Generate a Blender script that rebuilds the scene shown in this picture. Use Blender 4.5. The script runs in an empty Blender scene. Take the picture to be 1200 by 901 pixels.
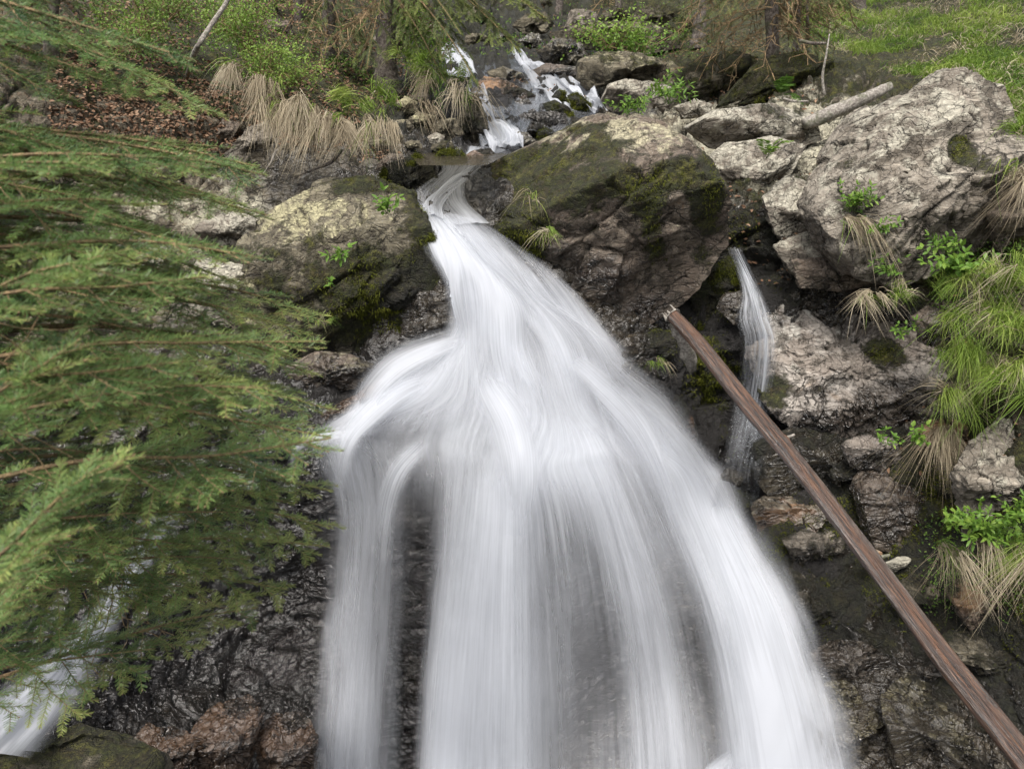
import bpy, bmesh, math, random
import numpy as np
from mathutils import Vector, Matrix

# ------------------------------------------------------------------ camera, light, exposure
scene = bpy.context.scene
COL = scene.collection
R = math.radians
PITCH = R(20.0)
FPX = 866.7                     # focal length in pixels of the 1200 px wide photograph
cam_d = bpy.data.cameras.new('camera')
cam_d.sensor_width = 36.0
cam_d.lens = 26.0
cam_d.clip_start = 0.05
cam_d.clip_end = 400
cam_d.dof.use_dof = True
cam_d.dof.focus_distance = 5.6
cam_d.dof.aperture_fstop = 5.0
cam = bpy.data.objects.new('camera', cam_d)
COL.objects.link(cam)
cam.rotation_euler = (math.pi / 2 - PITCH, 0, 0)
scene.camera = cam

SUN_EL, SUN_AZ = R(62), R(200)   # azimuth clockwise from +Y (north)
world = bpy.data.worlds.new('World')
scene.world = world
world.use_nodes = True
wn = world.node_tree
wn.nodes.clear()
wo = wn.nodes.new('ShaderNodeOutputWorld')
wb = wn.nodes.new('ShaderNodeBackground')
ws = wn.nodes.new('ShaderNodeTexSky')
ws.sky_type = 'NISHITA'
ws.sun_disc = False
ws.sun_elevation = SUN_EL
ws.sun_rotation = SUN_AZ
ws.dust_density = 4.0
ws.air_density = 1.0
ws.ozone_density = 0.6
hs = wn.nodes.new('ShaderNodeHueSaturation')
hs.inputs['Saturation'].default_value = 0.22
wn.links.new(ws.outputs[0], hs.inputs['Color'])
wn.links.new(hs.outputs[0], wb.inputs[0])
wb.inputs[1].default_value = 0.11
wn.links.new(wb.outputs[0], wo.inputs[0])

sun_d = bpy.data.lights.new('sun', 'SUN')
sun_d.energy = 2.3
sun_d.angle = R(28)
sun_d.color = (1.0, 0.95, 0.88)
sun = bpy.data.objects.new('sun', sun_d)
COL.objects.link(sun)
sdir = Vector((math.sin(SUN_AZ) * math.cos(SUN_EL), math.cos(SUN_AZ) * math.cos(SUN_EL), math.sin(SUN_EL)))
sun.rotation_euler = sdir.to_track_quat('Z', 'Y').to_euler()

vs = scene.view_settings
vs.view_transform = 'Standard'
vs.look = 'None'
vs.exposure = 1.0
vs.gamma = 1.0
vs.use_curve_mapping = False
cy = scene.cycles
cy.use_adaptive_sampling = True
cy.adaptive_threshold = 0.025
cy.max_bounces = 7
cy.diffuse_bounces = 3
cy.transparent_max_bounces = 16
cy.caustics_reflective = False
cy.caustics_refractive = False

# ------------------------------------------------------------------ numeric helpers
def rays(px, py):
    px = np.asarray(px, float); py = np.asarray(py, float)
    xc = (px - 600.0) / FPX; yc = (450.5 - py) / FPX
    yw = math.cos(PITCH) + math.sin(PITCH) * yc
    zw = -math.sin(PITCH) + math.cos(PITCH) * yc
    return np.stack([xc / yw, np.ones_like(xc), zw / yw], -1)

def P(px, py, Y):
    """world point seen at photograph pixel (px,py), Y metres in front of the camera (horizontal distance)"""
    return rays(px, py) * np.asarray(Y, float)[..., None]

def hsh(ix, iy, iz, seed):
    h = (ix.astype(np.int64) * 374761393 + iy.astype(np.int64) * 668265263 + iz.astype(np.int64) * 2147483647 + seed * 974711) & 0xFFFFFFFF
    h = ((h ^ (h >> 13)) * 1274126177) & 0xFFFFFFFF
    h = ((h ^ (h >> 16)) * 2246822519) & 0xFFFFFFFF
    return (h ^ (h >> 15)) & 0xFFFFFFFF

def hf(ix, iy, iz, seed):
    return hsh(ix, iy, iz, seed) / 4294967295.0

def vnoise(p, seed=0):
    f = np.floor(p); t = p - f; t = t * t * t * (t * (t * 6 - 15) + 10)
    i = f.astype(np.int64)
    out = 0
    for a in (0, 1):
        wa = t[:, 0] if a else 1 - t[:, 0]
        for b in (0, 1):
            wb_ = t[:, 1] if b else 1 - t[:, 1]
            for c in (0, 1):
                wc = t[:, 2] if c else 1 - t[:, 2]
                out = out + wa * wb_ * wc * hf(i[:, 0] + a, i[:, 1] + b, i[:, 2] + c, seed)
    return out * 2 - 1

def fbm(p, octaves=4, seed=0, gain=0.5, lac=2.03):
    s, a, n = 0, 1.0, 0
    for o in range(octaves):
        s = s + a * vnoise(p, seed + o * 17); n += a
        p = p * lac + 11.3; a *= gain
    return s / n

def facet(p, seed=0, tilt=1.0, step=0.5):
    """blocky fractured relief: every Voronoi cell is a tilted plane of its own; returns height, crack distance"""
    q = p - 0.5
    f = np.floor(q).astype(np.int64)
    n = len(p)
    d1 = np.full(n, 9.0); d2 = np.full(n, 9.0); h = np.zeros(n)
    for a in (0, 1):
        for b in (0, 1):
            for c in (0, 1):
                ix, iy, iz = f[:, 0] + a, f[:, 1] + b, f[:, 2] + c
                H = hsh(ix, iy, iz, seed)
                r1 = (H & 1023) / 1023.0; r2 = ((H >> 10) & 1023) / 1023.0; r3 = ((H >> 20) & 1023) / 1023.0
                v = p - np.stack([ix + 0.5 + (r1 - .5) * .8, iy + 0.5 + (r2 - .5) * .8, iz + 0.5 + (r3 - .5) * .8], -1)
                d = np.sqrt((v * v).sum(1))
                H2 = hsh(ix, iy, iz, seed + 5)
                s1 = (H2 & 1023) / 511.5 - 1; s2 = ((H2 >> 10) & 1023) / 511.5 - 1; s3 = ((H2 >> 20) & 1023) / 511.5 - 1
                hh = (v[:, 0] * s1 + v[:, 1] * s2 + v[:, 2] * s3) * tilt + (s1 * .6 + s2 * .4) * step
                m = d < d1
                d2 = np.where(m, d1, np.minimum(d2, d)); h = np.where(m, hh, h); d1 = np.where(m, d, d1)
    return h, d2 - d1

def sstep(a, b, x):
    t = np.clip((x - a) / (b - a), 0, 1)
    return t * t * (3 - 2 * t)

def rotY(p, ang):
    c, s = math.cos(ang), math.sin(ang)
    return np.stack([p[:, 0] * c - p[:, 2] * s, p[:, 1], p[:, 0] * s + p[:, 2] * c], -1)

def rock_relief(p, size, strength, seed=0, ang=R(-28), layer=1.0):
    """displacement (m) of a fractured, layered rock surface; size = size of the largest blocks in metres"""
    w = np.stack([fbm(p / size * 1.1 + 3, 2, seed + 71), fbm(p / size * 1.1 + 9, 2, seed + 72), fbm(p / size * 1.1 + 17, 2, seed + 73)], -1)
    q = rotY(p, ang) + w * size * 0.25
    q = q * np.array([1.0, 1.0, 1.0 + 1.1 * layer])
    h1, c1 = facet(q / size, seed + 1, 0.9, 0.8)
    h2, c2 = facet(q / size * 2.7 + 5, seed + 2, 0.9, 0.8)
    h3, c3 = facet(q / size * 6.5 + 9, seed + 3, 0.9, 0.8)
    cr = -np.exp(-(c1 / 0.05) ** 2) * 0.35
    cr2 = -np.exp(-(c2 / 0.06) ** 2) * 0.12
    f = fbm(p / size * 3.0, 4, seed + 4, 0.55)
    # bedding: thin layers that break off in sharp little ledges
    wz = fbm(p / size * .8 + 31, 3, seed + 81) * .9
    zb = q[:, 2] / size
    l1 = (zb * 1.7 + wz * 1.6) % 1.0; l2 = (zb * 4.3 + wz * 2.5 + h1) % 1.0
    bed = (l1 - .5) * .34 * sstep(-.4, .3, fbm(p / size * .9 + 7, 2, seed + 83)) + (l2 - .5) * .15 * sstep(-.3, .3, fbm(p / size * 1.6 + 3, 2, seed + 84))
    return strength * (h1 * 0.55 + cr + h2 * 0.22 + cr2 + h3 * 0.10 + f * 0.20 + bed * layer)

# ------------------------------------------------------------------ mesh helpers
def mesh_obj(name, V, F, mats, parent=None, attrs=None, uv=None, smooth=True, mat_idx=None, origin=None):
    V = np.asarray(V, np.float32)
    o3 = np.zeros(3, np.float32) if origin is None else np.asarray(origin, np.float32)
    me = bpy.data.meshes.new(name)
    groups = F if isinstance(F, list) else [F]
    groups = [np.asarray(g, np.int32) for g in groups if len(g)]
    me.vertices.add(len(V))
    me.vertices.foreach_set('co', (V - o3).ravel())
    nl = sum(g.size for g in groups); npoly = sum(len(g) for g in groups)
    me.loops.add(nl)
    me.loops.foreach_set('vertex_index', np.concatenate([g.ravel() for g in groups]))
    me.polygons.add(npoly)
    tot = np.concatenate([np.full(len(g), g.shape[1], np.int32) for g in groups])
    st = np.concatenate([[0], np.cumsum(tot)[:-1]]).astype(np.int32)
    me.polygons.foreach_set('loop_start', st)
    me.polygons.foreach_set('loop_total', tot)
    me.polygons.foreach_set('use_smooth', np.full(npoly, smooth))
    if mat_idx is not None:
        me.polygons.foreach_set('material_index', np.asarray(mat_idx, np.int32))
    for m in (mats if isinstance(mats, (list, tuple)) else [mats]):
        me.materials.append(m)
    if attrs:
        for k, a in attrs.items():
            at = me.attributes.new(k, 'FLOAT', 'POINT')
            at.data.foreach_set('value', np.asarray(a, np.float32))
    if uv is not None:
        ul = me.uv_layers.new(name='flow')
        lv = np.concatenate([g.ravel() for g in groups])
        ul.data.foreach_set('uv', np.asarray(uv, np.float32)[lv].ravel())
    me.update(calc_edges=True)
    ob = bpy.data.objects.new(name, me)
    COL.objects.link(ob)
    if parent is not None:
        ob.parent = parent
        ob.location = Vector(o3.tolist()) - (parent.location if parent else Vector())
    else:
        ob.location = o3.tolist()
    return ob

def tag(o, label=None, cat=None, group=None, kind=None):
    if label: o['label'] = label
    if cat: o['category'] = cat
    if group: o['group'] = group
    if kind: o['kind'] = kind
    return o

def empty(name, loc, label, cat, group=None):
    o = bpy.data.objects.new(name, None)
    o.empty_display_size = 0.1
    COL.objects.link(o)
    o.location = [float(v) for v in loc]
    return tag(o, label, cat, group)

class Geo:
    """collects vertex and face arrays"""
    def __init__(s): s.v = []; s.q = []; s.t = []; s.n = 0; s.a = []; s.qm = []; s.tm = []
    def add(s, v, q=None, t=None, a=0.0, m=0):
        v = np.asarray(v, float).reshape(-1, 3)
        if q is not None and len(q): s.q.append(np.asarray(q) + s.n); s.qm.append(np.full(len(q), m))
        if t is not None and len(t): s.t.append(np.asarray(t) + s.n); s.tm.append(np.full(len(t), m))
        s.a.append(np.broadcast_to(np.asarray(a, float), (len(v),)).copy() if np.ndim(a) == 0 else np.asarray(a, float))
        s.v.append(v); s.n += len(v)
    def build(s, name, mats, parent=None, origin=None, smooth=False):
        F = []; mi = []
        if s.q: F.append(np.concatenate(s.q)); mi.append(np.concatenate(s.qm))
        if s.t: F.append(np.concatenate(s.t)); mi.append(np.concatenate(s.tm))
        V = np.concatenate(s.v)
        if origin is None: origin = V.mean(0) if parent is None else np.array(parent.location)
        return mesh_obj(name, V, F, mats, parent, {'tint': np.concatenate(s.a)}, smooth=smooth, mat_idx=np.concatenate(mi), origin=origin)

def frames(pts):
    pts = np.asarray(pts, float)
    T = np.gradient(pts, axis=0)
    T /= np.linalg.norm(T, axis=1)[:, None] + 1e-9
    ref = np.array([0, 0, 1.0]) if abs(T[:, 2]).mean() < 0.8 else np.array([1.0, 0, 0])
    S = np.cross(T, ref); S /= np.linalg.norm(S, axis=1)[:, None] + 1e-9
    U = np.cross(S, T)
    return T, S, U

def tube(geo, pts, rad, sides=6, a=0.0, m=0, cap=True, noise=0.0, seed=0):
    pts = np.asarray(pts, float); n = len(pts)
    rad = np.broadcast_to(np.asarray(rad, float), (n,))
    T, S, U = frames(pts)
    th = np.linspace(0, 2 * np.pi, sides, endpoint=False)
    r = rad[:, None] * np.ones(sides)
    if noise:
        q = np.stack([np.cos(th)[None] * 1.3 + np.zeros((n, 1)), np.sin(th)[None] * 1.3 + np.zeros((n, 1)), np.linspace(0, n * .35, n)[:, None] + np.zeros((1, sides))], -1).reshape(-1, 3)
        r = r * (1 + noise * fbm(q, 3, seed).reshape(n, sides))
    V = pts[:, None] + (S[:, None] * np.cos(th)[None, :, None] + U[:, None] * np.sin(th)[None, :, None]) * r[..., None]
    i = np.arange(n - 1)[:, None] * sides; j = np.arange(sides)[None]; k = (j + 1) % sides
    Q = np.stack([i + j, i + k, i + sides + k, i + sides + j], -1).reshape(-1, 4)
    V = V.reshape(-1, 3)
    t = None
    if cap:
        V = np.concatenate([V, pts[:1], pts[-1:]])
        b, e = n * sides, n * sides + 1
        jj = np.arange(sides); kk = (jj + 1) % sides
        t = np.concatenate([np.stack([np.full(sides, b), kk, jj], -1), np.stack([np.full(sides, e), (n - 1) * sides + jj, (n - 1) * sides + kk], -1)])
    geo.add(V, Q, t, a, m)

def spline(pts, n):
    """Catmull-Rom through pts (k,d) -> (n,d)"""
    pts = np.asarray(pts, float); k = len(pts)
    pp = np.concatenate([[2 * pts[0] - pts[1]], pts, [2 * pts[-1] - pts[-2]]])
    t = np.linspace(0, k - 1, n); i = np.minimum(t.astype(int), k - 2); f = (t - i)[:, None]
    p0, p1, p2, p3 = pp[i], pp[i + 1], pp[i + 2], pp[i + 3]
    return 0.5 * ((2 * p1) + (-p0 + p2) * f + (2 * p0 - 5 * p1 + 4 * p2 - p3) * f * f + (-p0 + 3 * p1 - 3 * p2 + p3) * f ** 3)

# ------------------------------------------------------------------ materials
class MT:
    def __init__(s, name):
        s.m = bpy.data.materials.new(name); s.m.use_nodes = True
        s.t = s.m.node_tree; s.t.nodes.clear()
    def n(s, typ, ins=None, **kw):
        x = s.t.nodes.new('ShaderNode' + typ)
        for k, v in kw.items(): setattr(x, k, v)
        for k, v in (ins or {}).items():
            if isinstance(v, bpy.types.NodeSocket): s.t.links.new(v, x.inputs[k])
            else: x.inputs[k].default_value = v
        return x
    def math(s, op, a, b=0.0, c=0.0):
        return s.n('Math', {0: a, 1: b, 2: c}, operation=op).outputs[0]
    def ramp(s, f, a, b):
        return s.n('MapRange', {0: f, 1: a, 2: b, 3: 0.0, 4: 1.0}, interpolation_type='SMOOTHSTEP').outputs[0]
    def mix(s, f, a, b):
        x = s.t.nodes.new('ShaderNodeMix'); x.data_type = 'RGBA'
        for i, v in ((0, f), (6, a), (7, b)):
            if isinstance(v, bpy.types.NodeSocket): s.t.links.new(v, x.inputs[i])
            else: x.inputs[i].default_value = v if i == 0 else (*v, 1)
        return x.outputs[2]
    def noise(s, vec, scale, detail=4, rough=0.55, dist=0.0):
        return s.n('TexNoise', {'Vector': vec, 'Scale': scale, 'Detail': detail, 'Roughness': rough, 'Distortion': dist}).outputs[0]
    def attr(s, name):
        return s.n('Attribute', attribute_name=name).outputs['Fac']
    def coord(s, which='Object'):
        return s.n('TexCoord').outputs[which]
    def mapping(s, vec, rot=(0, 0, 0), scale=(1, 1, 1)):
        return s.n('Mapping', {'Vector': vec, 'Rotation': rot, 'Scale': scale}).outputs[0]
    def out(s, sh):
        o = s.t.nodes.new('ShaderNodeOutputMaterial')
        s.t.links.new(sh, o.inputs[0])
        return s.m

def rock_material(name, c1, c2, pale_c, moss1=(0.040, 0.046, 0.010), moss2=(0.13, 0.125, 0.024), scale=1.0):
    m = MT(name)
    co = m.coord()
    moss_a, pale_a, wet_a, soil_a = m.attr('moss'), m.attr('pale'), m.attr('wet'), m.attr('soil')
    nb = m.noise(co, 2.2 * scale, 6, .6, .1)
    ns = m.noise(co, 14 * scale, 6, .65)
    nf = m.noise(co, 70 * scale, 3, .6)
    fol = m.noise(m.mapping(co, (0, R(-28), 0), (2.2, 2.2, 22)), 1.6 * scale, 5, .6, .12)   # foliation of the schist
    base = m.mix(m.ramp(nb, .44, .56), c1, c2)
    nd_ = m.noise(co, 6.5 * scale, 9, .72, .15)
    base = m.mix(m.math('MULTIPLY', m.ramp(ns, .48, .66), .55), base, tuple(v * .35 for v in c1))
    base = m.mix(m.math('MULTIPLY', m.ramp(fol, .54, .70), .5), base, tuple(min(1, v * 2.1) for v in c2))
    base = m.mix(m.math('MULTIPLY', m.ramp(nf, .56, .70), .35), base, (.42, .40, .36))
    # rusty and dark stains
    rust = m.ramp(m.noise(co, 3.1, 4, .6, 1.0), .62, .74)
    base = m.mix(m.math('MULTIPLY', rust, .45), base, (.16, .085, .03))
    # crusty pale lichen in patches
    base = m.mix(m.math('MULTIPLY', m.ramp(nd_, .51, .57), .72), base, (.040, .032, .022))
    geo = m.n('NewGeometry')
    nz = m.n('SeparateXYZ', {0: geo.outputs['Normal']}).outputs[2]
    pl = m.math('ADD', m.math('ADD', m.math('MULTIPLY', m.noise(co, 5.5 * scale, 8, .68, .15), .9), m.math('MULTIPLY', pale_a, .42)), m.math('MULTIPLY', nz, .10))
    plm = m.ramp(pl, .60, .70)
    plc = m.mix(m.ramp(m.noise(co, 26, 4, .6), .42, .62), tuple(v * .62 for v in pale_c), pale_c)
    plc = m.mix(m.ramp(m.noise(co, 48, 5, .7), .56, .66), plc, (.07, .06, .05))
    plc = m.mix(m.math('MULTIPLY', m.ramp(fol, .50, .62), .35), plc, tuple(v * .45 for v in pale_c))
    plc = m.mix(m.math('MULTIPLY', m.ramp(nd_, .55, .60), .8), plc, (.055, .045, .032))
    base = m.mix(m.math('MULTIPLY', plm, .92), base, plc)
    # brown litter / soil
    sl = m.ramp(m.math('ADD', m.noise(co, 9, 6, .7), m.math('MULTIPLY', soil_a, .7)), .82, 1.0)
    slc = m.mix(m.ramp(m.noise(co, 40, 5, .7), .45, .6), (.045, .028, .016), (.17, .095, .05))
    base = m.mix(sl, base, slc)
    # moss cushions
    ms = m.math('ADD', m.math('ADD', m.math('MULTIPLY', m.noise(co, 4.2 * scale, 7, .66, .15), .85), m.math('MULTIPLY', moss_a, .55)), m.math('MULTIPLY', nz, .07))
    msm = m.ramp(ms, .60, .70)
    fuzz = m.noise(co, 75, 5, .75)
    mc = m.mix(m.ramp(m.noise(co, 7, 4, .6), .42, .66), moss1, moss2)
    mc = m.mix(m.math('MULTIPLY', m.ramp(m.noise(co, 11, 4, .6, .1), .5, .62), .75), mc, (.05, .034, .014))
    mc = m.mix(m.ramp(fuzz, .35, .65), m.mix(.75, mc, (.008, .008, .003)), mc)
    clump = m.noise(co, 24, 4, .65, .1)
    mc = m.mix(m.ramp(clump, .42, .56), m.mix(.7, mc, (.012, .011, .004)), mc)
    base = m.mix(msm, base, mc)
    wv = m.n('VectorMath', {0: m.mapping(co, (0, R(-30), 0), (1, 1, 2.2)), 1: m.n('VectorMath', {0: m.n('TexNoise', {'Vector': co, 'Scale': 3.0, 'Detail': 5, 'Roughness': .65}).outputs[1], 'Scale': .3}, operation='SCALE').outputs[0]}, operation='ADD').outputs[0]
    ck = None
    for sc_, wd in ((2.3, .022), (5.5, .022)):
        e_ = m.n('TexVoronoi', {'Vector': wv, 'Scale': sc_}, feature='DISTANCE_TO_EDGE').outputs[0]
        k_ = m.math('MULTIPLY', m.math('SUBTRACT', 1.0, m.ramp(e_, 0.0, wd)), m.ramp(m.noise(co, sc_ * 1.3, 3, .6), .47, .56))
        ck = k_ if ck is None else m.math('MAXIMUM', ck, k_)
    base = m.mix(m.math('MULTIPLY', ck, m.math('SUBTRACT', .85, m.math('MULTIPLY', msm, .5))), base, (.022, .018, .013))
    # wetness darkens and shines; its near-black end also paints in recess shade
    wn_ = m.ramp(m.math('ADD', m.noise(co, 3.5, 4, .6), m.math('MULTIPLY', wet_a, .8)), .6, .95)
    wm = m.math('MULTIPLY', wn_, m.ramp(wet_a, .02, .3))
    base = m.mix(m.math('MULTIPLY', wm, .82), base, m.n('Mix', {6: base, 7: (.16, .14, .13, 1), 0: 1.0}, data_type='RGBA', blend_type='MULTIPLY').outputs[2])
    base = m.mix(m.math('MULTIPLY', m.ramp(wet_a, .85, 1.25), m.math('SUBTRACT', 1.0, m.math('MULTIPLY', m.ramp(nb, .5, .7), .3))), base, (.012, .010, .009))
    rough = m.math('SUBTRACT', .93, m.math('MULTIPLY', m.math('MULTIPLY', wm, m.math('SUBTRACT', 1.0, m.math('MULTIPLY', msm, .75))), .72))
    h = m.math('ADD', m.math('ADD', m.math('MULTIPLY', ns, .030), m.math('MULTIPLY', nf, .006)), m.math('MULTIPLY', fol, .010))
    vor = m.n('TexVoronoi', {'Vector': m.n('VectorMath', {0: m.mapping(co, (0, R(-28), 0), (1, 1, 2.6)), 1: m.n('TexNoise', {'Vector': co, 'Scale': 2.0, 'Detail': 2}).outputs[1]}, operation='ADD').outputs[0], 'Scale': 7.0 * scale}, feature='DISTANCE_TO_EDGE').outputs[0]
    h = m.math('ADD', h, m.math('MULTIPLY', m.ramp(vor, 0.0, .06), .012))
    h = m.math('SUBTRACT', h, m.math('MULTIPLY', ck, .03))
    h = m.math('ADD', h, m.math('MULTIPLY', msm, m.math('ADD', .012, m.math('ADD', m.math('MULTIPLY', clump, .05), m.math('MULTIPLY', fuzz, .022)))))
    h = m.math('ADD', h, m.math('MULTIPLY', plm, .002))
    bp = m.n('Bump', {'Height': h, 'Strength': 0.9, 'Distance': 1.0})
    b = m.n('BsdfPrincipled', {'Base Color': base, 'Roughness': rough, 'Normal': bp.outputs[0], 'Specular IOR Level': .5, 'Coat Weight': m.math('MULTIPLY', wm, m.math('SUBTRACT', 1.0, m.math('MULTIPLY', msm, .85))), 'Coat Roughness': .12, 'Coat Normal': bp.outputs[0]})
    return m.out(b.outputs[0])

M = {}
M['rock'] = rock_material('schist', (.115, .098, .066), (.165, .145, .10), (.43, .395, .24))
M['rock_grey'] = rock_material('grey_schist', (.155, .132, .105), (.245, .215, .175), (.45, .42, .34))
M['rock_purple'] = rock_material('purple_schist', (.12, .092, .07), (.185, .15, .115), (.44, .40, .27))
M['rock_pink'] = rock_material('pinkish_schist', (.23, .195, .165), (.34, .305, .27), (.55, .52, .46))
M['rock_brown'] = rock_material('brown_wet_schist', (.24, .14, .075), (.27, .20, .15), (.42, .37, .28))
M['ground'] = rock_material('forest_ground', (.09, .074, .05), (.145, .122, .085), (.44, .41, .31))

def leaf_material(name, ca, cb, cc, rough=.55, trans=.35, spec=.3):
    m = MT(name)
    t = m.attr('tint')
    c = m.mix(m.ramp(t, 0, .5), ca, cb)
    c = m.mix(m.ramp(t, .5, 1.0), c, cc)
    b = m.n('BsdfPrincipled', {'Base Color': c, 'Roughness': rough, 'Specular IOR Level': spec})
    tr = m.n('BsdfTranslucent', {'Color': c})
    x = m.n('MixShader', {0: trans, 1: b.outputs[0], 2: tr.outputs[0]})
    return m.out(x.outputs[0])

M['needle'] = leaf_material('spruce_needles', (.035, .085, .032), (.15, .245, .075), (.38, .44, .13), .42, .38, .45)
M['needle_far'] = leaf_material('far_needles', (.035, .055, .022), (.09, .12, .04), (.17, .21, .05), .6, .25)
M['leaf'] = leaf_material('fresh_leaves', (.045, .10, .015), (.11, .21, .03), (.23, .34, .06), .45, .4)
M['shrub_leaf'] = leaf_material('bilberry_leaves', (.05, .10, .02), (.12, .20, .035), (.22, .32, .06), .5, .35)
M['grass'] = leaf_material('grass_blades', (.06, .12, .02), (.17, .26, .04), (.34, .40, .10), .5, .4)
M['dry_grass'] = leaf_material('dry_grass_blades', (.13, .10, .065), (.30, .25, .17), (.48, .42, .31), .7, .25)
M['litter'] = leaf_material('dead_leaves', (.06, .035, .022), (.15, .085, .05), (.30, .20, .13), .8, .1)

def bark_material(name, c1, c2, sc=1.0, rough=.9):
    m = MT(name)
    co = m.coord()
    n1 = m.noise(co, 30 * sc, 6, .7)
    n2 = m.noise(co, 6 * sc, 4, .6)
    c = m.mix(m.ramp(n1, .4, .62), c1, c2)
    c = m.mix(m.math('MULTIPLY', m.ramp(n2, .5, .68), .6), c, (.06, .075, .025))
    bp = m.n('Bump', {'Height': m.math('MULTIPLY', n1, .02), 'Strength': .9, 'Distance': 1.0})
    return m.out(m.n('BsdfPrincipled', {'Base Color': c, 'Roughness': rough, 'Normal': bp.outputs[0]}).outputs[0])

M['bark'] = bark_material('spruce_bark', (.055, .042, .035), (.17, .145, .125))
M['twig'] = bark_material('twig_bark', (.14, .095, .05), (.34, .23, .12), 2)
M['dead_wood'] = bark_material('weathered_wood', (.16, .14, .12), (.36, .33, .29), 1.5)

def log_material():
    m = MT('wet_stripped_log')
    uv = m.coord('UV')
    g = m.noise(m.mapping(uv, scale=(26, 2.2, 1)), 1.0, 7, .7, .6)
    g2 = m.noise(m.mapping(uv, scale=(5, 1.2, 1)), 1.0, 6, .65, .8)
    g3 = m.noise(m.mapping(uv, scale=(60, 6, 1)), 1.0, 4, .6)
    c = m.mix(m.ramp(g, .43, .57), (.010, .006, .005), (.095, .040, .018))
    c = m.mix(m.math('MULTIPLY', m.ramp(g2, .50, .58), .85), c, (.036, .020, .014))
    c = m.mix(m.math('MULTIPLY', m.ramp(g3, .54, .64), .5), c, (.20, .105, .055))
    h = m.math('ADD', m.math('MULTIPLY', g, .022), m.math('MULTIPLY', g3, .007))
    bp = m.n('Bump', {'Height': h, 'Strength': .8, 'Distance': 1.0})
    r = m.math('ADD', .22, m.math('MULTIPLY', g, .45))
    return m.out(m.n('BsdfPrincipled', {'Base Color': c, 'Roughness': r, 'Normal': bp.outputs[0], 'Coat Weight': .55, 'Coat Roughness': .10, 'Coat Normal': bp.outputs[0]}).outputs[0])
M['log'] = log_material()

def silk_material(name, col=(.62, .64, .685), su=90.0, gloss=0.0, streak=.75, bias=0.0, v=1.0):
    """fast falling water drawn out in threads; 'dens' is how much white water there is"""
    m = MT(name)
    uv = m.coord('UV')
    d = m.attr('dens')
    a1 = m.noise(m.mapping(uv, scale=(su, .55 * v, 1)), 1.0, 5, .62, .15)
    a2 = m.noise(m.mapping(uv, scale=(su * .28, .8 * v, 1)), 1.0, 4, .6, .5)
    a3 = m.noise(m.mapping(uv, scale=(su * 3.2, 1.4 * v, 1)), 1.0, 3, .6)
    s = m.math('ADD', m.math('ADD', m.math('MULTIPLY', a1, .45), m.math('MULTIPLY', a2, .35)), m.math('MULTIPLY', a3, .2))
    s = m.math('MULTIPLY', m.math('SUBTRACT', s, .5), streak * 4.0)
    s = m.math('MULTIPLY', s, m.n('Clamp', {0: m.math('SUBTRACT', 1.45, m.math('MULTIPLY', d, 1.25)), 1: .2, 2: 1.4}).outputs[0])
    al = m.math('ADD', m.math('MULTIPLY', d, m.math('ADD', 1.0, s)), bias)
    al = m.n('Clamp', {0: al, 1: 0.0, 2: .97}).outputs[0]
    dif = m.n('BsdfDiffuse', {'Color': (*col, 1)})
    tra = m.n('BsdfTranslucent', {'Color': (*col, 1)})
    b = m.n('MixShader', {0: .45, 1: dif.outputs[0], 2: tra.outputs[0]}).outputs[0]
    tp = m.n('BsdfTransparent', {'Color': (1, 1, 1, 1)}).outputs[0]
    if gloss:
        bp = m.n('Bump', {'Height': m.math('ADD', m.math('MULTIPLY', a1, .02), m.math('MULTIPLY', a2, .04)), 'Strength': .8, 'Distance': 1.0})
        gl = m.n('BsdfGlossy', {'Color': (.9, .95, 1, 1), 'Roughness': .12, 'Normal': bp.outputs[0]}).outputs[0]
        fr = m.n('LayerWeight', {'Blend': .35, 'Normal': bp.outputs[0]}).outputs['Fresnel']
        tp = m.n('MixShader', {0: m.math('MULTIPLY', fr, gloss), 1: tp, 2: gl}).outputs[0]
    return m.out(m.n('MixShader', {0: al, 1: tp, 2: b}).outputs[0])

M['silk'] = silk_material('falling_water', su=46, streak=.9)
M['silk_mid'] = silk_material('threaded_falling_water', su=85, streak=1.15)
M['silk_fine'] = silk_material('fine_falling_water', su=130, streak=1.3)
M['small_silk'] = silk_material('thin_falling_water', su=30, streak=2.2, gloss=.5, v=2.5)
M['stream'] = silk_material('running_water', su=16, gloss=.9, streak=1.2, v=2.0)
M['stream_white'] = silk_material('white_running_water', su=26, gloss=.6, streak=1.0, v=1.6)

def pool_material():
    m = MT('pool_water')
    co = m.coord()
    n = m.noise(m.mapping(co, scale=(1.0, .5, 1)), 9, 4, .6, .8)
    bp = m.n('Bump', {'Height': m.math('MULTIPLY', n, .03), 'Strength': .6, 'Distance': 1.0})
    gl = m.n('BsdfPrincipled', {'Base Color': (.10, .085, .06, 1), 'Roughness': .12, 'Normal': bp.outputs[0], 'Transmission Weight': 0.0})
    tp = m.n('BsdfTransparent', {'Color': (.85, .82, .72, 1)})
    return m.out(m.n('MixShader', {0: .55, 1: tp.outputs[0], 2: gl.outputs[0]}).outputs[0])
M['pool'] = pool_material()

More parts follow.
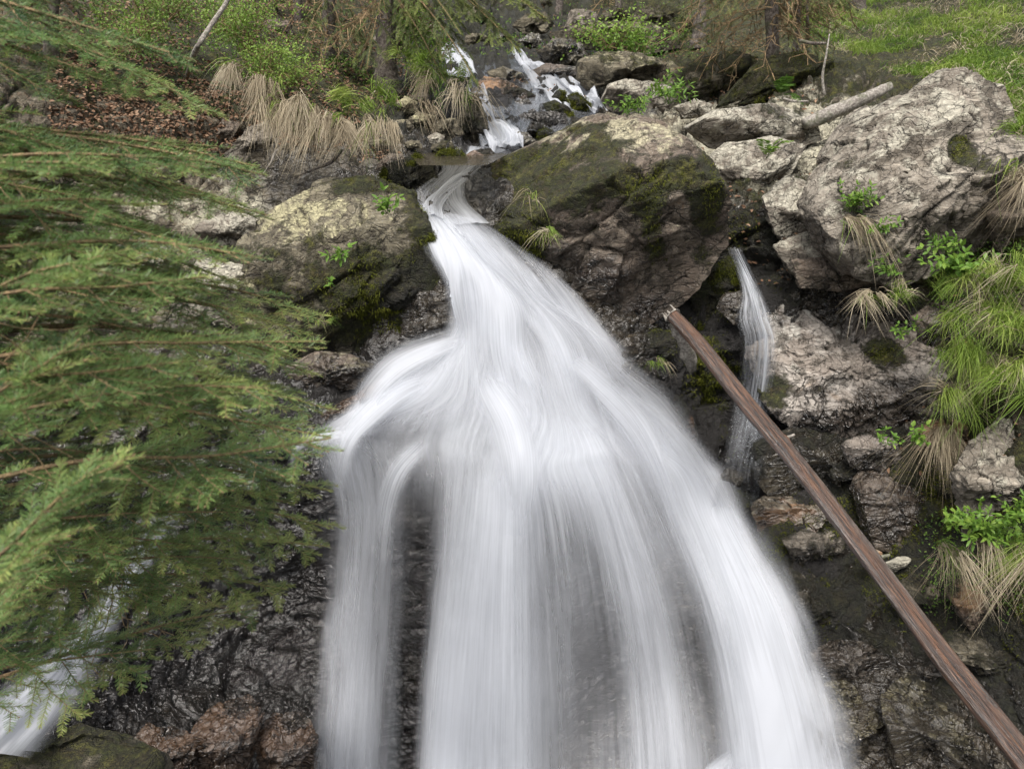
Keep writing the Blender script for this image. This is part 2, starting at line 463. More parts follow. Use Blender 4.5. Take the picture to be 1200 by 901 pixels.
# ------------------------------------------------------------------ the ground: distance of the bed of the gorge
CTRL = [  # px, py, Y
 (-300,-150,16),(0,-150,20),(300,-150,26),(600,-150,32),(900,-150,30),(1200,-150,26),(1500,-150,22),
 (-300,0,6.5),(0,0,9),(200,0,11),(400,0,14),(600,0,19),(800,0,19),(1000,0,17),(1200,0,13.5),(1500,0,11),
 (-300,60,5.4),(0,60,7.2),(200,60,8.6),(400,60,10),(540,60,12.5),(650,60,13.5),(800,60,13),(950,60,11.5),(1200,60,9.4),(1500,60,7.5),
 (-300,130,4.8),(0,130,6.2),(200,130,7.2),(300,130,7.6),(400,130,8.0),(470,130,8.6),(550,130,9.6),(600,130,9.6),(680,130,10.4),(800,130,9.4),(900,130,8.7),(1000,130,8.0),(1200,130,7.2),(1500,130,6),
 (560,168,8.1),(600,168,8.1),(500,185,7.2),(560,185,7.2),(520,205,6.7),(545,215,6.4),
 (150,200,6.7),(300,200,7.2),(400,190,7.2),(450,205,6.9),(620,200,7.0),(750,200,6.9),(870,200,7.0),(1000,200,6.6),(1200,200,5.9),(1500,200,5),
 (520,240,6.05),(600,280,6.0),(560,290,5.75),(300,300,6.2),(430,300,6.1),(150,300,5.9),(0,300,5.0),(-300,300,4.0),
 (590,345,5.5),(700,345,5.9),(780,300,6.5),(870,300,6.5),(950,270,6.3),(1000,300,6.1),(1100,300,5.8),(1200,300,5.1),(1500,300,4.2),
 (600,410,5.3),(740,410,5.6),(500,420,5.5),(400,420,5.7),(300,420,5.5),(820,400,6.1),(880,400,5.9),(1000,400,5.85),(1100,400,5.5),(1200,430,4.5),(1500,430,3.6),
 (600,475,5.05),(440,480,5.2),(790,480,5.7),(830,480,6.0),
 (600,540,4.72),(480,525,4.85),(380,520,4.95),(300,540,5.1),(720,540,4.85),(800,540,5.15),(860,560,5.6),(900,560,5.3),(1000,540,5.25),(1100,520,4.95),(1200,560,4.1),(1500,560,3.3),
 (0,480,4.5),(150,480,4.9),(-300,480,3.6),
 (600,610,4.65),(450,600,4.85),(370,620,5.15),(750,620,4.75),(870,620,4.95),(950,620,4.9),
 (200,600,5.0),(60,620,4.5),(-300,650,3.2),
 (600,700,4.62),(450,700,4.85),(820,700,4.7),(300,700,5.25),(200,700,4.9),(110,720,4.4),(20,740,4.0),
 (920,700,4.55),(1000,700,4.5),(1100,700,4.15),(1200,700,3.7),(1500,700,2.9),
 (600,800,4.55),(430,800,4.75),(820,790,4.6),(330,780,5.0),(240,790,4.8),(150,800,4.3),(60,830,3.75),(-100,850,3.2),
 (940,800,4.2),(1050,800,3.95),(1200,800,3.4),
 (600,900,4.4),(450,900,4.5),(850,880,4.2),(330,880,4.1),(230,880,3.9),(120,890,3.6),(0,900,3.2),(950,900,3.8),(1100,900,3.4),(1200,900,3.1),(1500,900,2.5),
 (600,1060,3.9),(300,1060,3.5),(0,1060,2.7),(900,1060,3.4),(1200,1060,2.6),(-300,1000,2.4),(1500,1060,2.1),
]
CT = np.array(CTRL, float)
def _k(r2): return 0.5 * r2 * np.log(r2 + 1e-12)
_cx = CT[:, :2] / 600.0
_A = _k(((_cx[:, None] - _cx[None]) ** 2).sum(-1)) + np.eye(len(CT)) * 0.0015
_P = np.concatenate([np.ones((len(CT), 1)), _cx], 1)
_L = np.block([[_A, _P], [_P.T, np.zeros((3, 3))]])
_w = np.linalg.solve(_L, np.concatenate([np.log(CT[:, 2]), np.zeros(3)]))
def YT(px, py):
    """distance of the smooth bed at a pixel"""
    px = np.asarray(px, float); sh = px.shape
    q = np.stack([px.ravel(), np.asarray(py, float).ravel()], -1) / 600.0
    out = np.empty(len(q))
    for s in range(0, len(q), 20000):
        c = q[s:s + 20000]
        out[s:s + 20000] = _k(((c[:, None] - _cx[None]) ** 2).sum(-1)) @ _w[:-3] + _w[-3] + c @ _w[-2:]
    return np.exp(out).reshape(sh)

def at(px, py, off=0.0):
    return P(px, py, YT(np.asarray(px, float), np.asarray(py, float)) - off)

# surface character painted where it stands: px, py, rx, ry, moss, pale, wet (also recess shade), soil
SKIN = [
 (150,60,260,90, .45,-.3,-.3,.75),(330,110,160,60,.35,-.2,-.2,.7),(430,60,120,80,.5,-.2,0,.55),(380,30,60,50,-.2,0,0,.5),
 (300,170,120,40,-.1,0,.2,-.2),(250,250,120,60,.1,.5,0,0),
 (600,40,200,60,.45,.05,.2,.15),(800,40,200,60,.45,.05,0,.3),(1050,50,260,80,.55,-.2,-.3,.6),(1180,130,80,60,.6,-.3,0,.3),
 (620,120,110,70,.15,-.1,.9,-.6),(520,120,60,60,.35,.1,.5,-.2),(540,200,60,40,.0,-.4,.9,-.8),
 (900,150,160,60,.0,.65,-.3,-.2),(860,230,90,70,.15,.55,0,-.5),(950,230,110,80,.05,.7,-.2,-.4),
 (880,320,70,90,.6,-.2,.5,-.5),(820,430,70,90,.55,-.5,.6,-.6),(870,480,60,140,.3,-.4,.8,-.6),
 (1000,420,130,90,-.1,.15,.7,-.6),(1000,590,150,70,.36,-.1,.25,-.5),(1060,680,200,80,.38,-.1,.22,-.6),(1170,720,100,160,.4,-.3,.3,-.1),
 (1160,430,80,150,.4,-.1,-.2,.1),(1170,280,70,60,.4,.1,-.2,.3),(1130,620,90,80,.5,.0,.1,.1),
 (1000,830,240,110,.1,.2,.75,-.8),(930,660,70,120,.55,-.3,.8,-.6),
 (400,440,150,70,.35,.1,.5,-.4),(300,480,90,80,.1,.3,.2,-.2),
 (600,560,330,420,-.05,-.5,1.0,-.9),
 (260,720,180,150,-.15,-.9,1.6,-.9),(520,760,200,220,0,-.3,.9,0),(250,740,200,140,0,-.4,.4,0),(80,620,160,160,.1,-.3,.6,-.1),(60,800,120,120,-.1,-.5,.9,-.4),(300,870,110,60,.05,.0,1.1,-.5),  # black wet rock, darkened further to stand in for shade in hollows
]
def skin(px, py):
    px = np.asarray(px, float).ravel(); py = np.asarray(py, float).ravel()
    o = np.zeros((4, len(px)))
    for (x, y, rx, ry, *v) in SKIN:
        g = np.exp(-(((px - x) / rx) ** 2 + ((py - y) / ry) ** 2))
        for k in range(4): o[k] += g * v[k]
    return np.clip(o, -1.2, 1.3)

def grid_faces(nu, nv):
    i = np.arange(nu - 1)[:, None] * nv; j = np.arange(nv - 1)[None]
    return np.stack([i + j, i + j + 1, i + nv + j + 1, i + nv + j], -1).reshape(-1, 4)

def nonuni(a, lo, hi, b, step_in, step_out):
    return np.unique(np.concatenate([np.arange(a, lo, step_out), np.arange(lo, hi, step_in), np.arange(hi, b + 1, step_out)]))

xs = nonuni(-300, -10, 1210, 1500, 2.2, 12)
ys = nonuni(-150, -10, 911, 1060, 2.2, 10)
GX, GY = np.meshgrid(xs, ys, indexing='ij')
Yb = YT(GX, GY)
B0 = P(GX, GY, Yb)
du = np.gradient(B0, axis=0); dv = np.gradient(B0, axis=1)
Nn = np.cross(dv, du); Nn /= np.linalg.norm(Nn, axis=-1)[..., None]
Nn *= np.sign((Nn * -rays(GX, GY)).sum(-1))[..., None]
pp = B0.reshape(-1, 3)
amp = 0.165 * np.clip(Yb.ravel() / 5.5, .5, 1.6)
waterm = np.exp(-(((GX - 600) / 190) ** 2 + ((GY - 640) / 330) ** 2) ** 2).ravel()
soil = skin(GX, GY)[3]
soft = 1 - 0.75 * sstep(.2, .7, soil)
size = 0.55
D = rock_relief(pp, size, 1.0, 11) * (1 - .45 * waterm) * soft * 0.62 + rock_relief(pp * np.array([.8, 1, 1.]), 1.5, 1.0, 31, layer=.6) * soft * (1 - .7 * waterm) * .9
D = D + fbm(pp * 4, 4, 5) * .35 * (1 - soft)
# the recess behind the pole, the dark hollow below the spruce
B1 = pp + Nn.reshape(-1, 3) * (D * amp)[:, None]
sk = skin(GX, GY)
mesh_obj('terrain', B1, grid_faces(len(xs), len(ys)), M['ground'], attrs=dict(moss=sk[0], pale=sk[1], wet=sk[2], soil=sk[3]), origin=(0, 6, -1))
bpy.data.objects['terrain']['kind'] = 'structure'
TG = B1.reshape(len(xs), len(ys), 3)
def surf(px, py, lift=0.0):
    """point on the finished ground nearest to a pixel's line of sight"""
    i = int(np.clip(np.searchsorted(xs, px), 0, len(xs) - 1)); j = int(np.clip(np.searchsorted(ys, py), 0, len(ys) - 1))
    p = TG[i, j] + Nn[i, j] * lift
    return p

# ------------------------------------------------------------------ rocks
_ico = {}
def ico(n):
    if n not in _ico:
        bm = bmesh.new(); bmesh.ops.create_icosphere(bm, subdivisions=n, radius=1.0)
        bm.verts.ensure_lookup_table()
        v = np.array([x.co[:] for x in bm.verts]); f = np.array([[w.index for w in x.verts] for x in bm.faces])
        bm.free(); _ico[n] = (v, f)
    return _ico[n]

ROCKS = []
def rock(name, label, poly, Y, thick, res=5, mat='rock', seed=0, up=0.6, ridge=None, dn=0.12, lean=0.0, size=None, amp=None,
         moss=0.0, pale=0.0, wet=0.0, group=None, blobs=(), power=3.4, nplanes=6, layer=1.0, cat='rock', ang=R(-28)):
    """closed boulder: its outline traced at distance Y, real depth 2*thick; above the ridge line its face leans away"""
    poly = np.array(poly, float)
    c = poly.mean(0)
    W = P(poly[:, 0], poly[:, 1], Y); C = P(c[0], c[1], Y)
    ang_p = np.arctan2(W[:, 2] - C[2], W[:, 0] - C[0]); rad = np.hypot(W[:, 2] - C[2], W[:, 0] - C[0])
    o = np.argsort(ang_p); ang_p = ang_p[o]; rad = rad[o]
    ap = np.concatenate([ang_p - 2 * np.pi, ang_p, ang_p + 2 * np.pi]); rp = np.tile(rad, 3)
    v, f = ico(res)
    th = np.arctan2(v[:, 2], v[:, 0]); rho = np.hypot(v[:, 2], v[:, 0])
    # straight edges between outline points
    k = np.searchsorted(ap, th) ; a0, a1, r0, r1 = ap[k - 1], ap[k], rp[k - 1], rp[k]
    Rr = r0 * r1 * np.sin(a1 - a0) / (r0 * np.sin(th - a0) + r1 * np.sin(a1 - th) + 1e-9)
    nrm = (rho ** power + np.abs(v[:, 1]) ** power) ** (1 / power)
    rr = rho / nrm; dd = v[:, 1] / nrm
    # big broken planes on the two faces of the block
    rk = np.random.RandomState(seed * 13 + 5)
    xn, zn = np.cos(th) * rr, np.sin(th) * rr
    cut = np.full(len(v), 1.0); cutb = np.full(len(v), 1.0)
    for _ in range(nplanes):
        a_, b_, c_ = rk.uniform(.42, .85), rk.normal(0, .55), rk.normal(0, .55)
        pl_ = a_ + b_ * xn + c_ * zn
        cut = np.minimum(cut, np.maximum(pl_, .12)); cutb = np.minimum(cutb, np.maximum(a_ + c_ * xn - b_ * zn, .12))
    dd = np.where(dd < 0, -np.minimum(-dd, cut), np.minimum(dd, cutb))
    x = np.cos(th) * Rr * rr; z = np.sin(th) * Rr * rr
    y = dd * thick
    if ridge is not None:
        rg = np.array(ridge, float); rw = P(rg[:, 0], rg[:, 1], Y) - C
        zr = np.interp(x, rw[:, 0], rw[:, 2])
    else:
        zr = np.percentile(z, 62)
    dz = z - zr
    sh = np.where(dz > 0, dz * up, -dz * dn) + x * lean       # the rim recedes where the face leans back
    kf = (C[1] + sh) / C[1]
    Vv = np.stack([(x + C[0]) * kf - C[0], y + sh, (z + C[2]) * kf - C[2]], -1)
    S = math.sqrt(abs(Rr.mean()) * 2)
    size = size or max(.12, Rr.mean() * .75)
    amp = (amp or Rr.mean() * .15) * 1.3
    dirn = np.stack([np.cos(th) * rr, dd, np.sin(th) * rr], -1); dirn /= np.linalg.norm(dirn, axis=1)[:, None] + 1e-9
    D = rock_relief(Vv + C, size, 1.0, seed * 7 + 3, layer=layer, ang=ang)
    side = 1 - .62 * rr ** 6       # keeps the traced outline
    Vv = Vv + dirn * (D * amp * side)[:, None] - dirn * (amp * .12)
    Wv = Vv + C
    # local patches of moss / lichen / wet, at their real place on the rock
    px = Wv / Wv[:, 1:2]
    yw = math.cos(PITCH); 
    fw = Wv[:, 1] * math.cos(PITCH) - Wv[:, 2] * math.sin(PITCH)
    upc = Wv[:, 1] * math.sin(PITCH) + Wv[:, 2] * math.cos(PITCH)
    qx = 600 + FPX * Wv[:, 0] / fw; qy = 450.5 - FPX * upc / fw
    A = np.zeros((3, len(Wv))); A[0] += moss; A[1] += pale; A[2] += wet
    for (bx, by, rx, ry, *vals) in blobs:
        g = np.exp(-(((qx - bx) / rx) ** 2 + ((qy - by) / ry) ** 2))
        for kk in range(3): A[kk] += g * vals[kk]
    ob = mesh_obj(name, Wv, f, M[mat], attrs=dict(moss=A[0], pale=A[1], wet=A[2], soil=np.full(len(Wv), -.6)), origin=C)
    tag(ob, label, cat, group)
    ROCKS.append(ob)
    return ob

# the three great boulders
rock('boulder', 'huge dark mossy boulder with a pale sloping top, beside the lip of the waterfall',
     [(543,240),(572,192),(640,158),(700,128),(760,138),(806,162),(832,190),(850,240),(852,285),(822,330),(800,357),(737,394),(700,388),(640,322),(600,286),(560,264)],
     6.05, .80, 7, 'rock_purple', 1, up=1.9, ridge=[(543,300),(600,262),(640,236),(720,190),(790,182),(835,215)], dn=.05, size=.95, amp=.11,
     pale=-.1, moss=.06, blobs=[(720,160,110,30,-.05,.62,0),(640,200,70,24,.05,.5,0),(700,215,26,14,.1,.3,0),(600,205,45,22,.5,.0,0),(640,180,50,12,.4,0,0),(680,150,40,9,.4,.1,0),(580,245,40,26,.8,-.2,.3),(620,290,30,40,.8,-.4,.3),
            (720,225,100,30,.55,-.7,0),(700,270,70,30,.3,-.2,0),(765,280,30,60,.42,-.2,0),(830,230,24,80,.5,-.1,0),(800,200,40,14,.5,-.5,0),(790,300,40,20,.35,0,0),(730,262,16,34,-.5,.35,0),(790,262,16,36,-.5,.5,0),
            (690,320,70,40,-.6,-.6,.45),(760,365,60,22,-.6,-.3,.5),(710,170,30,14,.45,-.3,0),(650,195,16,8,.6,-.3,0)])
rock('boulder', 'big rounded boulder left of the waterfall, pale lichen on top and thick moss low down',
     [(262,330),(282,275),(318,240),(372,212),(432,203),(484,222),(507,262),(522,322),(530,376),(500,418),(446,452),(396,474),(332,462),(290,410)],
     5.75, .66, 7, 'rock', 2, moss=.12, up=1.5, ridge=[(262,330),(330,285),(420,262),(500,262)], dn=.1, size=.75, amp=.10,
     blobs=[(350,250,70,36,-.1,.42,-.1),(320,340,60,60,.3,.1,0),(450,370,70,70,.7,-.7,.35),(500,400,40,60,.1,-.9,.7),(440,215,60,16,.5,-.3,0),(500,270,20,50,.6,-.5,.4),(400,300,50,50,.1,.1,0),(440,330,50,30,.35,0,0),(290,370,40,60,.1,.5,0)])
rock('boulder', 'tall pale grey lichen covered boulder with a humped top, below the grassy slope',
     [(940,245),(962,205),(985,172),(1010,142),(1060,112),(1098,84),(1140,77),(1170,100),(1186,150),(1191,205),(1180,255),(1150,296),(1080,316),(1030,336),(985,322),(955,290)],
     5.65, .75, 7, 'rock_grey', 3, up=1.1, ridge=[(940,260),(1000,200),(1060,160),(1120,130),(1190,170)], dn=.05, size=.7, amp=.10, ang=R(-50),
     pale=.22, blobs=[(1124,172,14,16,1.3,-1,0),(1175,230,26,90,.3,-.5,0),(1110,290,60,40,.1,-.2,0),(1000,240,26,60,.35,0,0),(1100,150,60,40,-.2,.2,0),(1140,230,14,60,.25,-.4,0)])
# right middle outcrops
R1 = [
 ('sloping grey ledge of lichen covered rock right of the huge boulder', [(800,150),(835,128),(900,120),(955,135),(962,165),(920,178),(868,182),(830,175)], 7.4,.45,6,'rock_grey',dict(up=1.6,pale=.5,size=.4,amp=.05,blobs=[(900,130,40,12,.4,-.3,0)])),
 ('slanting pale slab crossed by dark cracks, right of the huge boulder', [(822,190),(850,168),(905,158),(945,170),(925,205),(905,250),(880,262),(858,262),(850,235)], 6.9,.4,6,'rock_grey',dict(up=.9,pale=.42,size=.35,amp=.05,lean=-.2)),
 ('pale blocky rock face under the tall lichen covered boulder', [(893,232),(925,205),(960,215),(975,255),(972,292),(930,300),(905,275)], 6.25,.35,6,'rock_grey',dict(up=.7,pale=.5,size=.3,amp=.06)),
 ('jutting broken block of pale rock beside the top of the small fall', [(905,288),(945,272),(985,280),(992,312),(965,330),(925,322)], 6.0,.3,5,'rock_grey',dict(up=1.,pale=.4,size=.25,amp=.06)),
 ('broad wet pinkish slab covered in cracked layers, right of the small fall', [(878,392),(892,346),(930,334),(995,330),(1060,345),(1116,368),(1116,430),(1094,496),(1040,512),(985,522),(930,508),(896,480),(880,435)], 5.28,.36, 7,'rock_pink',dict(up=1.0,pale=.05,wet=.16,moss=.0,size=.36,amp=.095,ridge=[(868,486),(950,476),(1040,470),(1112,440)],layer=1.3,ang=R(-35),blobs=[(1035,412,40,20,.6,-.3,0),(910,360,40,40,-.4,.3,.2),(905,455,30,18,.7,-.2,0),(1040,475,60,24,-.3,-.6,.5),(950,500,60,20,.3,-.4,.4)])),
 ('dark mossy rock wall below the wet pinkish slab', [(882,520),(930,500),(1000,510),(1070,500),(1092,540),(1060,590),(980,606),(905,590),(880,560)], 5.15,.35,6,'rock',dict(up=.4,moss=.34,wet=.6,pale=-.2,size=.35,amp=.09)),
 ('dark purple knob of rock beside the bright grass tuft', [(1068,372),(1088,358),(1118,366),(1126,392),(1110,410),(1080,404)], 4.95,.2,5,'rock_purple',dict(up=.8,wet=.4,amp=.03)),
 ('rounded dark rock with a moss foot, under the leafy sprig', [(1005,585),(1020,552),(1065,540),(1108,545),(1125,590),(1105,640),(1060,650),(1010,630)], 4.75,.3,6,'rock_purple',dict(up=.9,moss=.2,wet=.5,pale=-.1,amp=.05)),
 ('tall grey rock streaked with yellow lichen below the bright grass', [(1115,560),(1140,520),(1175,490),(1215,480),(1225,560),(1210,640),(1170,650),(1130,630)], 4.2,.35,6,'rock_grey',dict(up=.7,pale=.25,amp=.06,wet=.2)),
 ('grey rock shoulder behind the dry grass at the edge of the slope', [(1160,250),(1192,215),(1230,220),(1240,290),(1200,305),(1165,295)], 5.3,.35,5,'rock_purple',dict(up=.7,pale=.1,amp=.05)),
 ('flat pale brown ledge where the small fall lands, left of the long pole', [(880,600),(905,580),(960,577),(1022,590),(1030,612),(985,628),(920,630),(885,620)], 5.0,.3,6,'rock_brown',dict(up=2.0,pale=.35,wet=.5,size=.25,amp=.05)),
 ('stone lying on the moss right of the long pole', [(1005,648),(1020,640),(1034,647),(1032,662),(1012,666)], 4.45,.06,4,'rock_brown',dict(pale=.4,amp=.008,wet=.2)),
 ('narrow white quartz stone on the mossy wall', [(1036,660),(1052,652),(1068,654),(1062,664),(1040,672)], 4.4,.05,4,'rock_grey',dict(pale=.7,amp=.008)),
 ('dark mossy shelf below the pole with green moss front', [(890,668),(930,640),(990,640),(1040,670),(1050,720),(1010,752),(950,752),(905,730)], 4.6,.35,6,'rock',dict(up=.9,moss=.42,wet=.6,pale=-.3,amp=.09)),
 ('shiny wet slab at the edge of the spray under the mossy shelf', [(945,770),(975,750),(1030,752),(1048,775),(1030,795),(985,800),(950,795)], 4.1,.2,6,'rock_grey',dict(up=1.4,wet=.72,pale=.05,size=.2,amp=.05)),
 ('dark wet rock washed by the foot of the waterfall', [(935,805),(985,790),(1025,805),(1045,850),(1050,905),(990,930),(930,920),(920,850)], 3.78,.35,6,'rock',dict(up=1.0,wet=.74,pale=.2,size=.28,amp=.07)),
 ('large wet cracked rock with pale veins under the lower end of the pole', [(1035,820),(1060,790),(1110,795),(1140,822),(1165,870),(1170,925),(1100,940),(1048,915),(1040,865)], 3.55,.35,6,'rock',dict(up=1.0,wet=.74,pale=.22,size=.28,amp=.07,moss=.1)),
 ('small wet grey rock right beside the pole, above the cracked rock', [(1082,790),(1096,772),(1118,780),(1128,800),(1105,812)], 3.85,.12,5,'rock_grey',dict(up=1.,wet=.7,pale=.1,amp=.03)),

 ('square dark block with a mossy top right of the pole, under the quartz stone', [(1040,690),(1070,672),(1108,680),(1120,712),(1095,735),(1055,728)], 4.15,.22,6,'rock',dict(up=1.1,moss=.34,wet=.35,amp=.06,size=.2,pale=0)),
 ('low brown ledge right of the square dark block', [(1112,700),(1140,678),(1185,682),(1205,715),(1180,738),(1130,735)], 3.9,.22,6,'rock_brown',dict(up=1.2,moss=.25,wet=.3,amp=.05,size=.2)),
 ('wide cracked ledge between the pole and the lower grass', [(1092,755),(1115,738),(1165,742),(1210,760),(1200,795),(1150,800),(1110,788)], 3.7,.22,6,'rock',dict(up=1.2,moss=.3,wet=.35,amp=.06,size=.2)),
 ('grey stepped block under the pale brown ledge, left of the pole', [(915,632),(945,618),(985,624),(1000,645),(975,662),(930,660)], 4.75,.22,6,'rock_grey',dict(up=1.2,moss=.28,wet=.4,amp=.06,size=.18)),
 ('wet dark step at the right edge of the spray', [(905,700),(930,682),(965,690),(975,720),(945,738),(912,732)], 4.5,.2,6,'rock_grey',dict(up=1.2,moss=.3,wet=.6,amp=.05,size=.18)),
 ('angular block below the wet pinkish slab, above the rounded dark rock', [(985,520),(1015,508),(1050,512),(1060,536),(1030,552),(995,548)], 4.95,.2,6,'rock_pink',dict(up=1.1,moss=.25,wet=.4,amp=.05,size=.18)),
 ('brown block between the leafy sprig and the yellow streaked rock', [(1075,500),(1100,485),(1135,498),(1138,530),(1110,545),(1082,535)], 4.7,.18,6,'rock_brown',dict(up=1.1,moss=.3,wet=.2,amp=.05,size=.18)),
 ('shaded grey block under the ledge of the tall lichen covered boulder', [(925,305),(965,300),(1010,312),(1030,330),(990,342),(935,338)], 5.75,.2,6,'rock_purple',dict(up=1.3,moss=.2,wet=.2,amp=.05,size=.2)),
 ('dark rock in the corner below the lower end of the pole', [(1150,840),(1180,800),(1230,790),(1240,880),(1230,930),(1170,930)], 3.45,.25,5,'rock',dict(up=1.,wet=.6,moss=.3,amp=.05)),
]
for i, (lab, poly, Y, th, res, mt, kw) in enumerate(R1):
    rock('rock', lab, poly, Y, th, res, mt, 20 + i, **kw)
# around the foot of the huge boulder
R2 = [
 ('wet mossy stone under the overhang of the huge boulder', [(742,398),(770,385),(796,392),(790,415),(760,424),(745,415)], 5.85,.15,5,'rock',dict(moss=.45,wet=.5,amp=.03,pale=-.3)),
 ('dark rounded stone beside the falling water, under the huge boulder', [(716,412),(735,400),(756,410),(758,440),(740,455),(720,445)], 5.72,.15,5,'rock',dict(moss=.3,wet=.8,amp=.03,pale=-.6)),
 ('mossy rock at the foot of the small fall, behind the long pole', [(752,470),(775,455),(800,462),(818,500),(822,545),(795,565),(765,540)], 5.62,.2,5,'rock_brown',dict(moss=.4,wet=.7,amp=.04,pale=-.5)),
 ('green mossy bulge between the huge boulder and the small fall', [(806,345),(828,318),(850,298),(866,310),(862,352),(848,385),(818,388)], 6.25,.25,6,'rock',dict(moss=.95,wet=.3,amp=.05,pale=-.8)),
 ('moss covered rock behind the upper end of the long pole', [(812,395),(845,385),(872,395),(872,435),(858,480),(830,475),(815,430)], 6.05,.25,6,'rock',dict(moss=.75,wet=.5,amp=.06,pale=-.8)),
 ('pale wet lip of rock the small fall pours over', [(838,362),(850,344),(880,338),(895,352),(888,372),(858,380)], 5.98,.16,5,'rock_grey',dict(pale=.3,wet=.8,amp=.03,size=.15)),
 ('wet green rock under the landing of the small fall', [(818,590),(850,572),(890,580),(905,610),(880,632),(840,628)], 5.2,.2,5,'rock',dict(moss=.5,wet=.9,amp=.04,pale=-.5)),
 ('dark rock ledge washed by the right edge of the waterfall', [(842,560),(852,548),(880,556),(880,580),(850,584)], 5.35,.12,5,'rock',dict(moss=.2,wet=.9,amp=.03,pale=-.3)),
 ('long wet ledge at the foot of the big rounded boulder', [(355,500),(400,470),(450,440),(480,425),(490,440),(450,470),(400,500),(370,516)], 5.25,.2,6,'rock_brown',dict(up=1.2,wet=.7,pale=.1,moss=.1,amp=.05,size=.2)),
 ('broken pinkish ledge under the big rounded boulder', [(330,430),(365,412),(410,415),(440,430),(420,455),(380,462),(345,458)], 5.45,.2,6,'rock_purple',dict(up=1.2,wet=.4,pale=.2,moss=.1,amp=.05,size=.2)),
 ('pale angular rock beside the spruce branch tips', [(208,330),(240,300),(285,310),(300,350),(270,385),(225,370)], 5.6,.25,5,'rock_grey',dict(pale=.5,amp=.06,size=.2)),
 ('pale rock slab behind the spruce, left of the big rounded boulder', [(230,262),(262,246),(300,252),(305,280),(280,300),(240,290)], 6.1,.25,5,'rock_grey',dict(pale=.4,amp=.05,size=.2)),
 ('pale rock almost hidden behind the spruce branches', [(130,300),(160,278),(200,285),(210,315),(175,330),(140,322)], 5.9,.2,5,'rock_grey',dict(pale=.4,amp=.05)),
 ('leaning grey slab under the overhanging dry grass', [(262,182),(290,150),(316,140),(322,160),(305,190),(280,196)], 7.2,.22,5,'rock_grey',dict(pale=-.05,amp=.04,lean=.3)),
 ('dark purple block left of the leaning grey slab', [(238,160),(262,138),(284,144),(270,170),(248,178)], 7.3,.2,5,'rock_purple',dict(pale=.0,amp=.04)),
]
for i, (lab, poly, Y, th, res, mt, kw) in enumerate(R2):
    rock('rock', lab, poly, Y, th, res, mt, 50 + i, **kw)
